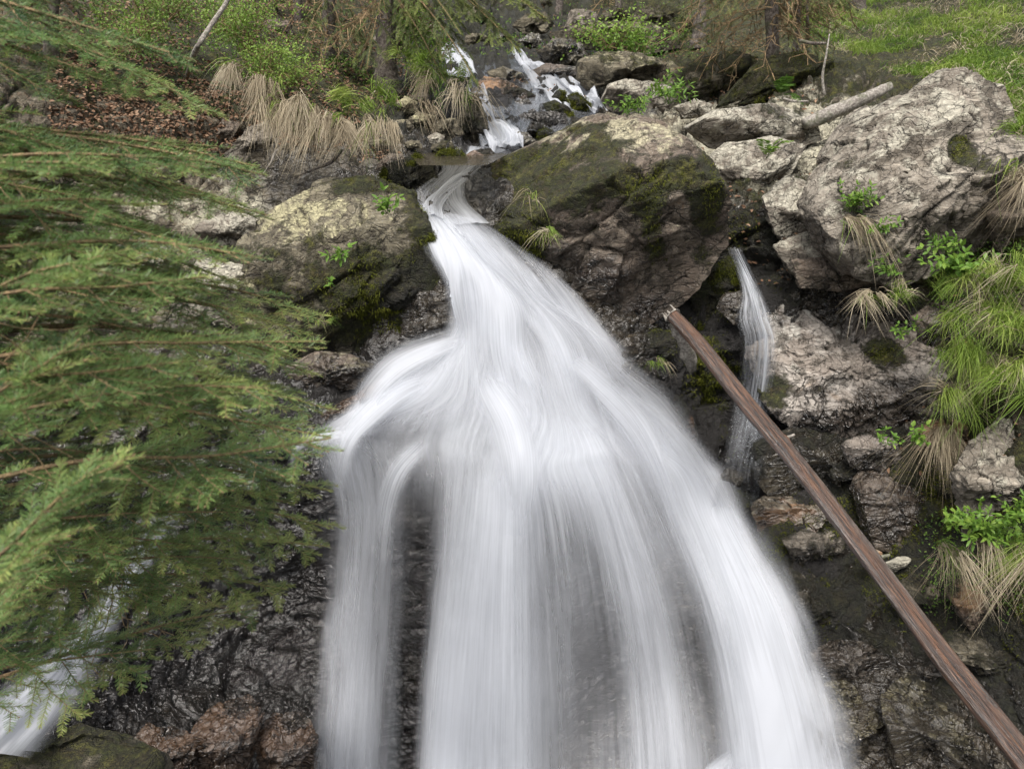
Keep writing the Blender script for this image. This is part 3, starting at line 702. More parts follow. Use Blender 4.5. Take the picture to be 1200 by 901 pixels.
# upper stream
R3 = [
 ('long flat boulder with a pale top, right of the upper cascade', [(676,72),(700,60),(745,62),(790,72),(804,86),(800,112),(760,108),(715,100),(685,108),(674,92)], 11.0,.75,6,'rock',dict(up=1.6,pale=.25,moss=.25,amp=.1,size=.6)),
 ('rounded pale boulder in front of the long flat one', [(702,118),(712,98),(735,92),(780,98),(808,112),(800,132),(760,136),(715,132)], 9.9,.55,6,'rock_grey',dict(up=1.2,pale=.4,moss=.1,amp=.07,size=.5)),
 ('low broken stone between the rounded pale boulder and the grey ledge', [(790,125),(815,116),(835,122),(832,138),(800,140)], 8.9,.2,5,'rock_grey',dict(pale=.4,amp=.04)),
 ('wide flat ledge of rock with green plants, upstream', [(640,40),(690,28),(760,26),(790,38),(800,56),(760,66),(700,60),(650,56)], 13.2,.9,6,'rock',dict(up=2.0,pale=.2,moss=.3,amp=.1,size=.6)),
 ('dark layered rock beside the top of the upper cascade', [(628,62),(650,44),(682,50),(690,66),(680,78),(640,78)], 12.2,.5,6,'rock',dict(pale=-.2,moss=.1,wet=.4,amp=.12,size=.35)),
 ('flat reddish stone the upper cascade runs past', [(620,84),(640,74),(676,78),(682,88),(650,92),(624,90)], 11.6,.3,5,'rock_purple',dict(up=2.0,pale=.05,wet=.4,amp=.04)),
 ('large dark mossy boulder beneath the drooping fir', [(785,108),(800,75),(850,58),(888,66),(880,95),(850,125),(815,132)], 10.1,.7,6,'rock',dict(moss=.45,pale=-.3,amp=.1,size=.6)),
 ('big green leaning slab with a dark hollow under it', [(838,128),(862,98),(892,66),(935,60),(972,72),(990,98),(978,112),(935,112),(890,108),(860,124)], 9.3,.45,6,'rock',dict(up=1.2,moss=.55,pale=-.1,amp=.08,size=.5,lean=.1)),
 ('stepped brown boulder between the two threads of the upper stream', [(558,98),(566,88),(590,92),(628,112),(626,128),(600,134),(570,132)], 10.3,.4,6,'rock_brown',dict(up=1.3,pale=.1,moss=.3,wet=.4,amp=.07)),
 ('rounded brown rock above the stepped boulder', [(570,84),(590,78),(612,86),(622,100),(600,108),(578,98)], 11.2,.3,5,'rock',dict(pale=.2,wet=.3,amp=.05)),
 ('small mossy rock splitting the right cascade', [(644,116),(652,106),(662,108),(668,122),(656,126)], 10.3,.2,5,'rock',dict(moss=.6,wet=.6,amp=.03)),
 ('mossy green rock at the foot of the right cascade', [(664,112),(676,108),(694,122),(690,130),(672,128)], 10.1,.2,5,'rock',dict(moss=.7,wet=.6,amp=.03)),
 ('yellow green mossy stone where the cascades meet', [(636,122),(650,116),(668,126),(672,136),(650,138),(640,132)], 9.6,.2,5,'rock',dict(moss=.75,wet=.4,amp=.03)),
 ('dark wet rock under the right cascade', [(598,140),(625,128),(665,132),(668,146),(635,160),(606,160)], 9.2,.4,6,'rock_grey',dict(wet=1.,moss=.2,pale=-.2,amp=.07)),
 ('dark block of rock beneath the left thread of the stream', [(568,148),(580,138),(602,140),(606,158),(592,168),(572,166)], 8.9,.25,5,'rock',dict(wet=.9,moss=.4,pale=-.4,amp=.04)),
 ('square yellowish stone on the left bank of the stream', [(478,140),(490,130),(510,136),(512,150),(498,158),(482,154)], 8.3,.2,5,'rock',dict(pale=.45,moss=.1,amp=.03)),
 ('angular grey stone on the left bank beside the square one', [(505,152),(516,138),(536,140),(544,158),(530,166),(510,164)], 8.1,.2,5,'rock',dict(pale=.2,moss=.15,amp=.04)),
 ('small pale stone at the foot of the left bank', [(500,160),(510,154),(522,160),(518,170),(504,170)], 7.8,.1,4,'rock_grey',dict(pale=.4,amp=.02)),
 ('mossy block standing on the left bank over the stream', [(535,140),(548,112),(560,108),(572,140),(574,166),(550,172),(540,160)], 8.4,.25,6,'rock',dict(moss=.35,wet=.3,pale=.1,amp=.05)),
 ('steep stone with yellow lichen high on the left bank', [(462,122),(475,112),(490,120),(490,132),(470,136)], 8.6,.2,5,'rock',dict(pale=.5,amp=.03)),
 ('dark moss covered stone in the pool above the lip', [(508,188),(518,176),(540,176),(548,188),(530,192)], 7.0,.15,5,'rock',dict(moss=.8,wet=.4,pale=-.8,amp=.03)),
 ('large dark mossy stone at the left edge of the pool', [(440,215),(455,190),(485,180),(508,192),(517,212),(500,230),(465,235)], 6.6,.35,6,'rock',dict(moss=.6,wet=.5,pale=-.4,amp=.06)),
 ('dark broken stone jutting above the mossy one by the pool', [(438,200),(448,183),(470,180),(480,195),(462,206)], 6.85,.2,5,'rock_purple',dict(moss=.2,wet=.3,amp=.05)),
 ('low brown stones at the end of the pool', [(545,182),(556,176),(568,182),(566,190),(550,191)], 7.15,.08,4,'rock_brown',dict(wet=.5,amp=.02)),
 ('mossy rock upstream beneath the drooping branches', [(430,58),(442,40),(460,36),(474,52),(466,66),(444,68)], 11.5,.4,5,'rock_grey',dict(pale=.1,moss=.3,amp=.06)),
 ('grey boulder standing left of the top white cascade', [(493,48),(500,28),(515,30),(521,48),(516,58),(500,58)], 13.0,.4,5,'rock_purple',dict(pale=.1,moss=.2,amp=.06)),
 ('tall dark boulder at the top of the stream, between two trunks', [(660,36),(668,14),(685,10),(700,18),(704,36),(680,42)], 15.5,.5,5,'rock_grey',dict(pale=.05,moss=.2,amp=.08)),
 ('dark boulder in shade at the top of the slope beside a trunk', [(735,26),(750,8),(775,4),(800,12),(802,30),(770,34)], 15.5,.6,5,'rock',dict(pale=-.1,moss=.4,amp=.1)),
 ('mossy mound of rock high on the slope left of the fir', [(775,30),(790,22),(815,24),(826,36),(800,40),(780,38)], 13.6,.4,5,'rock',dict(moss=.6,amp=.05)),
 ('brown mossy block in shade above the stream', [(700,22),(715,8),(735,8),(742,24),(725,34),(705,34)], 15.8,.5,5,'rock',dict(moss=.4,amp=.08)),
 ('boulder half sunk in shade at the head of the stream', [(600,30),(615,16),(640,14),(650,28),(640,40),(612,42)], 15.0,.5,5,'rock',dict(moss=.3,amp=.08)),
 ('brown stone in the leaf litter beside the dead stem', [(300,35),(318,20),(340,24),(345,42),(322,52)], 10.5,.3,5,'rock_purple',dict(pale=-.1,moss=.3,amp=.05)),
]
for i, (lab, poly, Y, th, res, mt, kw) in enumerate(R3):
    rock('rock', lab, poly, Y, th, res, mt, 80 + i, **kw)
# loose stones in the bed and on the banks of the upper stream
rs = np.random.RandomState(12)
spots = [(585,72),(640,92),(628,152),(556,136),(612,124),(676,146),(592,118),(548,92),(575,60),(590,44),(622,50),(650,130),(566,180),(520,172),(484,170),(462,162),(446,168),(470,150),(492,118),(530,98),(538,118),(700,142),(716,140),(610,166),(640,158),(560,48),(575,30),(618,8),(560,18),(700,50),(720,92),(690,52),(640,8),(760,44)]
for k, (x, y) in enumerate(spots):
    w = rs.uniform(8, 17); h = w * rs.uniform(.45, .75)
    a = np.sort(rs.uniform(0, 6.28, 7)) if False else np.linspace(0, 6.28, 8)[:-1] + rs.uniform(-.25, .25, 7)
    rad_ = rs.uniform(.8, 1.15, 7)
    poly = np.stack([x + np.cos(a) * w * rad_, y - np.sin(a) * h * rad_], -1)
    Yk = float(YT(x, y)) - .05
    mid_ = 560 < x < 690 and y > 40
    rock('stone', 'loose stone among the ledges and banks of the upper stream', poly, Yk, .14 * w / 10 * Yk / 9, 5, 'rock_grey' if k % 3 == 0 else 'rock', 160 + k, up=1.0, amp=.035 * Yk / 9,
         moss=rs.uniform(-.1, .5), pale=rs.uniform(-.3, .4), wet=.7 if mid_ else 0.1, group='loose stones of the upper stream', cat='stone')
# bottom left
R4 = [
 ('shiny rust brown wet rock at the foot of the dark wall', [(226,850),(250,828),(290,816),(305,832),(300,870),(290,925),(240,930),(228,880)], 3.62,.3,6,'rock_brown',dict(up=.9,wet=.75,pale=-.1,amp=.06,size=.3)),
 ('wet brown rock against the left curtain of the waterfall', [(296,860),(318,838),(355,836),(372,860),(372,930),(310,935)], 3.7,.3,6,'rock_brown',dict(up=.9,wet=.75,pale=.0,amp=.06,size=.25)),
 ('low dark wet rocks left of the rust brown rock', [(140,880),(165,858),(205,852),(232,868),(235,920),(170,930)], 3.6,.25,6,'rock_brown',dict(up=.9,wet=.75,pale=-.3,moss=.1,amp=.06,size=.25)),
 ('smooth flat topped rock under the lower left stream', [(-60,890),(0,874),(80,868),(140,874),(190,905),(200,960),(60,990),(-60,980)], 3.1,.45,6,'rock',dict(up=1.2,moss=.42,pale=-.1,wet=.2,amp=.03,size=.5)),
]
for i, (lab, poly, Y, th, res, mt, kw) in enumerate(R4):
    rock('rock', lab, poly, Y, th, res, mt, 130 + i, **kw)

# ------------------------------------------------------------------ water
def sheet(name, streams, dens, off, mat, nu=220, nv=330, seed=0, ripple=.02, ww=1.0, jitter=0.0, surf_mode=False, edge=.06):
    """streams: S x K x 2 pixel points, running with the flow; dens: S x K"""
    S = np.array(streams, float); Dn = np.array(dens, float)
    if jitter:
        rj = np.random.RandomState(seed * 3 + 1)
        jj = rj.normal(0, 1, S.shape); jj = (jj + np.roll(jj, 1, 0) + np.roll(jj, -1, 0)) / 1.7
        jj[:, 0] *= .15; jj[:, 1] *= .5
        jj[:, 6:] = jj[:, 6:7] if S.shape[1] > 6 else jj[:, 6:]
        S = S + jj * jitter * np.array([1.0, .8])
        Dn = Dn * (1 + rj.normal(0, .16, Dn.shape))
    ns, k = S.shape[:2]
    off = np.broadcast_to(np.asarray(off, float), (ns, k))
    Y = YT(S[..., 0], S[..., 1]) - off
    data = np.concatenate([P(S[..., 0], S[..., 1], Y), Dn[..., None]], -1)
    a = np.stack([spline(data[i], nv) for i in range(ns)])          # ns,nv,4
    b = np.stack([spline(a[:, j], nu) for j in range(nv)], 1)       # nu,nv,4
    Vp = b[..., :3]; dn = np.clip(b[..., 3], 0, 1.6)
    seg = np.linalg.norm(np.diff(Vp, axis=1), axis=-1)
    v = np.concatenate([np.zeros((nu, 1)), np.cumsum(seg, 1)], 1)
    u = np.linspace(0, 1, nu)[:, None] * np.ones((1, nv))
    tu = np.gradient(Vp, axis=0); tv = np.gradient(Vp, axis=1)
    N = np.cross(tu, tv); N /= np.linalg.norm(N, axis=-1)[..., None] + 1e-9
    N *= np.sign((N * -Vp).sum(-1))[..., None]
    q = np.stack([u * 26 * ww, v * .55, np.full_like(u, seed * 3.1)], -1).reshape(-1, 3)
    q2 = np.stack([u * 70 * ww, v * .8, np.full_like(u, seed * 7.7)], -1).reshape(-1, 3)
    q3 = np.stack([u * 8 * ww, v * 1.4, np.full_like(u, seed * 5.7)], -1).reshape(-1, 3)
    h = (fbm(q, 2, seed) * .5 + fbm(q2, 2, seed + 3) * .05 + fbm(q3, 3, seed + 9) * 3.0).reshape(nu, nv)
    Vp = Vp + N * (h * ripple)[..., None]
    e = sstep(0, edge, u + .05 * fbm(q3 * 2, 2, seed + 4).reshape(nu, nv)) * sstep(0, edge, 1 - u + .05 * fbm(q3 * 2, 2, seed + 5).reshape(nu, nv))
    turb = fbm(np.stack([u * 7 * ww, 3.4 * (1 - np.exp(-v / 1.5)), np.full_like(u, 4.4)], -1).reshape(-1, 3), 3, 12).reshape(nu, nv)
    dn = np.clip(dn * (1 + .75 * turb) * 1.25 - .17, 0, 1.5) * e
    uv = np.stack([u + seed * .37, v + seed * 1.7], -1).reshape(-1, 2)
    ob = mesh_obj(name, Vp.reshape(-1, 3), grid_faces(nu, nv), M[mat], attrs={'dens': dn.ravel()}, uv=uv, origin=Vp.reshape(-1, 3).mean(0))
    tag(ob, kind='structure')
    return ob

ST = [
 [(480,231),(499,290),(514,340),(512,384),(446,446),(374,506),(362,545),(374,600),(370,700),(362,800),(352,912),(346,1020)],
 [(486,234),(511,290),(530,342),(522,398),(455,455),(392,508),(392,540),(408,600),(402,700),(395,800),(388,912),(384,1020)],
 [(492,236),(521,290),(542,345),(540,405),(490,455),(438,505),(436,540),(440,600),(434,700),(427,800),(420,912),(416,1020)],
 [(499,239),(530,290),(555,345),(556,405),(525,465),(500,515),(496,545),(492,600),(486,700),(480,800),(474,912),(470,1020)],
 [(506,242),(540,290),(566,345),(575,410),(562,470),(553,520),(550,550),(545,605),(535,700),(525,800),(517,912),(512,1020)],
 [(513,245),(549,290),(577,345),(592,410),(592,475),(592,525),(593,555),(595,605),(592,700),(590,800),(588,912),(587,1020)],
 [(521,248),(558,290),(588,345),(608,410),(618,475),(627,525),(634,555),(642,605),(650,700),(655,800),(658,912),(660,1020)],
 [(530,251),(567,290),(600,345),(626,410),(646,475),(665,525),(678,555),(694,605),(712,700),(724,800),(730,912),(733,1020)],
 [(540,254),(577,290),(613,345),(646,410),(676,475),(702,525),(718,553),(738,605),(768,700),(787,800),(798,912),(803,1020)],
 [(551,257),(588,290),(627,345),(668,410),(706,475),(738,525),(756,553),(778,605),(812,700),(834,800),(848,912),(856,1020)],
 [(563,260),(599,290),(642,345),(690,410),(735,475),(774,525),(796,555),(818,605),(858,700),(886,800),(908,912),(920,1020)],
 [(578,264),(618,295),(660,346),(712,410),(765,475),(808,525),(832,558),(856,610),(905,700),(940,800),(968,912),(985,1020)],
 [(598,268),(636,298),(680,345),(730,400),(788,460),(838,520),(864,558),(894,615),(948,710),(990,810),(1022,912),(1040,1020)],
]
DN = [ # lip, 290, 345, 405, 465, 520, 550, 605, 700, 800, 912, 1020
 [.05,.4,.4,.1,.2,.2,.18,.2,.2,.2,.22,.3],
 [.35,1.0,.8,.3,.65,.6,.5,.5,.58,.62,.60,.6],
 [.55,1.15,1.0,.7,.7,.5,.48,.42,.5,.56,.52,.5],
 [.6,1.2,1.1,.9,.6,.35,.3,.16,.08,.08,.1,.1],
 [.4,1.2,1.1,.8,.65,.5,.5,.6,.70,.76,.82,.8],
 [.3,1.1,1.0,.6,.6,.38,.62,.9,.92,.92,.95,.9],
 [.4,1.0,.9,.8,.8,.8,.7,.48,.36,.34,.36,.4],
 [.4,.95,.8,.8,.8,.85,.72,.42,.27,.26,.28,.3],
 [.4,.8,.75,.8,.85,.9,.9,.82,.72,.6,.64,.7],
 [.35,.6,.65,.5,.62,.7,.68,.58,.46,.40,.6,.9],
 [.25,.4,.6,.5,.45,.7,.78,.82,.82,.85,1.0,1.2],
 [.12,.2,.42,.5,.5,.52,.6,.64,.64,.62,.7,.85],
 [0,.0,.05,.1,.1,.1,.1,.12,.18,.2,.25,.4],
]
DN = np.array(DN)
OFF = np.array([.06,.10,.12,.13,.14,.15,.17,.22,.32,.40,.45,.5])
sheet('waterfall', ST, DN * 1.0, OFF * .55, 'silk', seed=1, ripple=.006, jitter=4, edge=.09)
sheet('waterfall', ST, DN * .8, OFF * 1.0 + .02, 'silk_fine', seed=2, ripple=.008, jitter=7, edge=.10)
sheet('waterfall', ST, (DN - .2) * .85, OFF * 1.35 + .05, 'silk_mid', seed=3, ripple=.009, jitter=9, edge=.12)

# lobes where the water strikes the ledge half way down and is thrown out
def lobe(pts, wid, dens, off, seed, mat='silk', **kw):
    p = np.array(pts, float); t = np.gradient(p, axis=0); t /= np.linalg.norm(t, axis=1)[:, None]
    nn = np.stack([-t[:, 1], t[:, 0]], -1); w = np.broadcast_to(np.array(wid, float), (len(p),))[:, None]
    S_ = [p + nn * w * f for f in (-1, -.5, 0, .5, 1)]
    D_ = [np.array(dens) * g_ for g_ in (.2, .6, .85, .6, .2)]
    sheet('waterfall', S_, D_, off, mat, nu=70, nv=110, seed=seed, ripple=.006, ww=.35, edge=.38)
lobe([(560,392),(515,405),(462,432),(425,478),(408,545)], [16,24,30,26,14], [.1,.75,.85,.6,.05], [.12,.22,.30,.32,.30], 41)
lobe([(530,440),(480,452),(432,486),(402,530),(396,610)], [14,24,26,20,12], [.05,.6,.8,.7,.05], [.15,.27,.34,.36,.36], 42, 'silk_mid')
lobe([(470,500),(420,506),(372,512),(346,528),(340,560)], [6,10,12,10,7], [.05,.5,.65,.5,.05], [.2,.3,.34,.36,.36], 43, 'silk_fine')
lobe([(560,420),(575,455),(600,500),(610,560),(604,650)], [22,36,48,44,30], [.1,.55,.7,.8,.1], [.18,.28,.32,.34,.4], 44)
lobe([(640,400),(690,440),(740,490),(772,550),(800,640)], [16,26,32,28,20], [.1,.6,.75,.6,.05], [.16,.24,.28,.32,.4], 45, 'silk_mid')
lobe([(700,440),(760,480),(812,535),(850,600),(886,700)], [10,18,26,26,22], [.1,.5,.6,.6,.05], [.16,.22,.28,.36,.46], 46)
lobe([(520,500),(490,525),(462,560),(448,620),(444,700)], [10,18,22,20,14], [.05,.5,.6,.45,.05], [.2,.28,.34,.38,.42], 47, 'silk_fine')
lobe([(540,330),(560,360),(590,400),(620,440),(650,500)], [12,22,28,26,20], [.1,.6,.7,.6,.05], [.12,.18,.2,.24,.28], 48)
lobe([(506,262),(528,300),(552,345),(570,385),(590,420)], [10,18,22,24,16], [.2,.7,.7,.6,.05], [.1,.14,.16,.18,.22], 49)

# foam at the foot of the right hand curtain
sheet('waterfall_foam', [[(800,960),(820,905),(850,880)],[(850,990),(868,905),(885,868)],[(900,1000),(915,912),(930,872)],[(950,1000),(958,925),(965,890)],[(1010,1000),(1010,945),(1000,915)]],
      [[1,.9,.15],[1.2,1.1,.2],[1.2,1.0,.15],[1,.7,.1],[.4,.2,0]], .42, 'silk', nu=120, nv=90, seed=5, ripple=.05)

def simple(name, left, right, dens, off, mat, seed=0, ns=4, **kw):
    L, Rr = np.array(left, float), np.array(right, float)
    S = [L + (Rr - L) * t for t in np.linspace(0, 1, ns)]
    D = [np.array(dens) * (1.0 + .15 * math.sin(i * 2.1 + seed)) for i in range(ns)]
    return sheet(name, S, D, off, mat, seed=seed, **kw)

# stream: top left cascade, right cascades, left thread, pool, chute to the lip
simple('stream_water', [(512,52),(515,66),(518,82),(522,90)], [(534,54),(545,66),(556,80),(560,90)], [.5,.8,.8,.4], .5, 'stream_white', 11, nu=60, nv=70, ripple=.05, ww=.4)
simple('stream_water', [(598,60),(606,72),(614,84),(622,96),(634,112),(652,128)], [(612,58),(624,70),(650,84),(676,92),(694,106),(708,126)], [.5,.8,.55,.6,.6,.8], .34, 'stream_white', 12, nu=110, nv=110, ripple=.05, ww=.5)
simple('stream_water', [(648,92),(660,102),(672,112),(690,124)], [(672,90),(690,100),(702,112),(712,124)], [.6,.95,.95,.8], .62, 'stream_white', 13, nu=60, nv=70, ripple=.05, ww=.4)
simple('stream_water', [(546,104),(553,122),(560,140),(570,160),(574,172)], [(566,102),(576,120),(582,140),(604,158),(612,172)], [.4,.6,.6,.7,.5], .4, 'stream_white', 14, nu=60, nv=80, ripple=.04, ww=.4)
simple('stream_water', [(590,140),(594,150),(590,162),(586,172)], [(598,138),(606,148),(612,160),(614,172)], [.5,.8,.8,.7], .5, 'stream_white', 15, nu=40, nv=60, ripple=.03, ww=.3)
simple('stream_water', [(548,170),(546,176),(540,182)], [(612,168),(606,174),(590,180)], [.5,.6,.1], .10, 'stream_white', 16, nu=60, nv=30, ripple=.01, ww=.4)
simple('stream_water', [(512,186),(516,200),(498,215),(482,230),(497,262)], [(572,182),(558,196),(546,212),(548,236),(575,262)], [.2,.34,.34,.4,.8], .05, 'silk', 17, nu=110, nv=90, ripple=.006, ww=.5)
simple('stream_water', [(556,184),(542,200),(520,214),(500,232),(496,250)], [(578,184),(560,200),(541,216),(520,238),(520,256)], [.1,.35,.5,.6,.9], .08, 'silk', 18, nu=70, nv=70, ripple=.02, ww=.4)
simple('stream_water', [(560,60),(556,80),(550,100),(548,125),(556,150),(562,172)], [(600,64),(630,84),(640,100),(636,125),(620,150),(612,172)], [.1,.16,.2,.22,.28,.4], .14, 'stream', 31, nu=120, nv=140, ripple=.03, ww=.6)
simple('stream_water', [(600,92),(604,108),(598,125),(596,145)], [(700,112),(705,126),(690,138),(650,158)], [.25,.3,.25,.3], .2, 'stream', 32, nu=100, nv=90, ripple=.03, ww=.6)
# pool surface: a level sheet
zp = float(P(560, 182, 7.15)[2])
def on_level(px, py, z):
    r = rays(px, py); return r * (z / r[..., 2])[..., None]
pg = []
for t in np.linspace(0, 1, 30):
    x0, x1 = 486 + 20 * t, 612 - 50 * t
    yy = 168 + 26 * t
    pg.append(on_level(np.linspace(x0 - 15, x1 + 8, 40), np.full(40, yy), zp))
pg = np.array(pg)
tag(mesh_obj('pool_water', pg.reshape(-1, 3), grid_faces(30, 40), M['pool'], origin=pg.reshape(-1, 3).mean(0)), kind='structure')

# small fall on the right, in front of the mossy wall
simple('small_waterfall', [(852,290),(862,318),(868,345),(862,372),(868,405),(860,470),(848,530),(836,590)], [(868,290),(882,318),(894,343),(906,372),(914,405),(906,470),(896,530),(888,592)],
       [.3,.42,.5,.42,.4,.34,.26,.0], [.12,.3,.46,.5,.44,.42,.45,.45], 'small_silk', 21, nu=90, nv=220, ripple=.008, ww=.9, edge=.3)
simple('small_waterfall', [(858,294),(868,320),(876,345),(882,372),(888,405),(880,470),(862,540)], [(864,294),(878,320),(888,345),(896,372),(904,405),(898,480),(880,545)],
       [.3,.55,.6,.5,.6,.35,.0], [.16,.35,.5,.55,.48,.46,.5], 'small_silk', 22, nu=60, nv=220, ripple=.008, ww=.7, edge=.3)
# stream that slides down at the lower left
simple('small_waterfall', [(180,590),(142,650),(110,705),(48,765),(-25,815),(-90,870)], [(225,600),(190,655),(158,708),(128,765),(104,822),(50,884)],
       [.3,.5,.7,.85,.95,.9], .30, 'silk', 23, nu=90, nv=160, ripple=.010, ww=.35, edge=.3)
simple('small_waterfall', [(185,590),(148,650),(116,705),(60,768),(-10,820),(-70,875)], [(215,600),(182,655),(148,708),(116,768),(90,826),(40,886)],
       [.3,.5,.7,.75,.85,.8], .38, 'silk_fine', 24, nu=90, nv=160, ripple=.012, ww=.35, edge=.3)
# thin threads falling at the left of the dark wall

# ------------------------------------------------------------------ vegetation builders
rng = np.random.RandomState(7)
def nrm(v): return v / (np.linalg.norm(v, axis=-1, keepdims=True) + 1e-9)

def needles(geo, p0, p1, per_m, nl, w, tint, r=rng, tipfade=.35, sag=0.0, m=1):
    """needles along many straight shoots at once"""
    p0 = np.asarray(p0, float); p1 = np.asarray(p1, float); tint = np.asarray(tint, float)
    L = np.linalg.norm(p1 - p0, axis=1); cnt = np.maximum(3, (L * per_m).astype(int))
    idx = np.repeat(np.arange(len(L)), cnt)
    n = len(idx)
    pos = np.arange(n) - np.repeat(np.concatenate([[0], np.cumsum(cnt)[:-1]]), cnt)
    t = np.clip((pos + r.uniform(-.3, .9, n)) / cnt[idx], 0, 1)
    d = nrm(p1 - p0)[idx]
    up = np.array([0, 0, 1.0]) + 0 * d
    s = nrm(np.cross(d, up)); u = np.cross(s, d)
    side = np.where(pos % 2 == 0, -1, 1)
    phi = np.where(pos % 5 == 4, r.uniform(.7, 1.5, n), r.normal(.12, .22, n))   # two combs at the sides, fewer above
    rad = s * (np.cos(phi) * side)[:, None] + u * np.sin(phi)[:, None]
    a = r.normal(.92, .09, n) * (1 - .5 * t ** 5)
    nd = d * np.cos(a)[:, None] + rad * np.sin(a)[:, None]
    ln = nl * r.uniform(.85, 1.05, n) * (1 - tipfade * t ** 3)
    b = (p0[idx] + (p1 - p0)[idx] * t[:, None])
    perp = nrm(np.cross(nd, u + r.normal(0, .35, size=(n, 3)))) * w * .5
    tip = b + nd * ln[:, None]
    V = np.stack([b - perp, tip - perp * .55, tip + perp * .55, b + perp], 1).reshape(-1, 3)
    q = np.arange(n)[:, None] * 4 + np.array([0, 1, 2, 3])
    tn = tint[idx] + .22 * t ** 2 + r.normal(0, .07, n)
    geo.add(V, q, a=np.repeat(np.clip(tn, 0, 1), 4), m=m)

def stems(geo, p0, p1, r0, r1, m=0, tint=.5):
    p0 = np.asarray(p0, float); p1 = np.asarray(p1, float); n = len(p0)
    d = nrm(p1 - p0); s = nrm(np.cross(d, np.array([.13, .2, 1.0]))); u = np.cross(s, d)
    V = []
    for p, rr in ((p0, r0), (p1, r1)):
        rr = np.broadcast_to(rr, (n,))[:, None]
        for k in range(3):
            a = k * 2.094
            V.append(p + (s * math.cos(a) + u * math.sin(a)) * rr)
    V = np.stack(V, 1).reshape(-1, 3)
    b = np.arange(n)[:, None] * 6
    q = np.concatenate([b + np.array([k, (k + 1) % 3, 3 + (k + 1) % 3, 3 + k]) for k in range(3)])
    geo.add(V, q, a=tint, m=m)

def spruce_branch(parent, base, tip, r, lift=.12, nl=.017, w=.0016, per_m=900, maxs=.34, tint=.35, bare=.3, hang=.25, spacing=.05, bare_twigs=0, side_up=0.0, minr=.0022, lod=1.0, mat='needle'):
    base = np.array(base, float); tip = np.array(tip, float)
    Lb = np.linalg.norm(tip - base)
    mid = base + (tip - base) * .55 + np.array([0, 0, lift * Lb])
    ctrl = [base, base * .6 + mid * .4 + np.array([0, 0, lift * Lb * .3]), mid, mid * .45 + tip * .55 + np.array([0, 0, lift * Lb * .25]) + r.normal(0, .015, 3), tip]
    n = max(8, int(Lb / .05))
    pts = spline(ctrl, n)
    s_arc = np.linspace(0, 1, n)
    geo = Geo()
    rad = np.interp(s_arc, [0, 1], [max(.0035, Lb * .0075), minr * .8])
    tube(geo, pts, rad, 5, a=.5, m=0)
    P0, P1, TT, RR = [], [], [], []
    # needles on the outer end of the leader itself
    for i in range(int(n * .5), n - 1):
        P0.append(pts[i]); P1.append(pts[i + 1]); TT.append(tint + .15 * (i / n)); RR.append(.002)
    T, S, U = frames(pts)
    S = nrm(S * np.array([1, 1, .35]))
    k = bare
    sd = 1
    while k < .985:
        i = min(n - 2, int(k * (n - 1)))
        p = pts[i]; sd = -sd
        L = (maxs * (1 - (k - bare) / (1 - bare)) ** .7 + .05) * r.uniform(.75, 1.15) * min(1.0, .35 + (k - bare) / (1 - bare) * 4)
        ang = r.uniform(.65, .95)
        d = nrm(T[i] * math.cos(ang) + S[i] * sd * math.sin(ang) + np.array([0, 0, side_up - hang * r.uniform(.2, 1.0)]))
        d2 = nrm(d + np.array([0, 0, -.18 * hang * 2 + .10]) + T[i] * .15)
        a0 = p; a1 = p + d * L * .5; a2 = a1 + d2 * L * .5
        tn = tint + r.normal(0, .14)
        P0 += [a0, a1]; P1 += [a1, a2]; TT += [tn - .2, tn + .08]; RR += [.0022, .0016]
        # side shoots
        m_ = int(L / .040 * lod)
        for j in range(m_):
            f = (j + .6) / (m_ + .4)
            if f < .12: continue
            q = a0 + (a1 - a0) * (f * 2) if f < .5 else a1 + (a2 - a1) * (f * 2 - 1)
            dm = d if f < .5 else d2
            sv = nrm(np.cross(dm, np.array([0, 0, 1.0]))) * (1 if j % 2 else -1)
            l2 = (L * .5 * (1 - f) + .045) * r.uniform(.7, 1.2)
            e = nrm(dm * .72 + sv * .65 + np.array([0, 0, -hang * r.uniform(0, .6)]) + r.normal(0, .08, 3))
            P0.append(q); P1.append(q + e * l2); TT.append(tn + r.normal(0, .06) + .05); RR.append(.0013)
        k += spacing / Lb * r.uniform(.7, 1.3)
    P0, P1, TT, RR = map(np.array, (P0, P1, TT, RR))
    bd = nrm(P1 - P0)
    if mat == 'needle': stems(geo, P1 - bd * .001, P1 + bd * .006, .0021, .0010)   # tan buds at the shoot ends
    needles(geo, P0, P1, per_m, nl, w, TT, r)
    stems(geo, P0, P1, RR, RR * .6)
    # bare dead twigs near the stem
    if bare_twigs:
        b0, b1 = [], []
        for _ in range(bare_twigs):
            i = r.randint(1, max(2, int(n * .5))); p = pts[i]
            d = nrm(T[i] * .4 + r.normal(0, .6, 3) + np.array([0, 0, -.7])); l = r.uniform(.08, .3)
            q = p
            for __ in range(4):
                d = nrm(d + r.normal(0, .25, 3)); e = q + d * l / 4; b0.append(q); b1.append(e); q = e
        stems(geo, b0, b1, .0014, .001)
    return geo.build('branch', [M['twig'], M[mat]], parent, smooth=False)

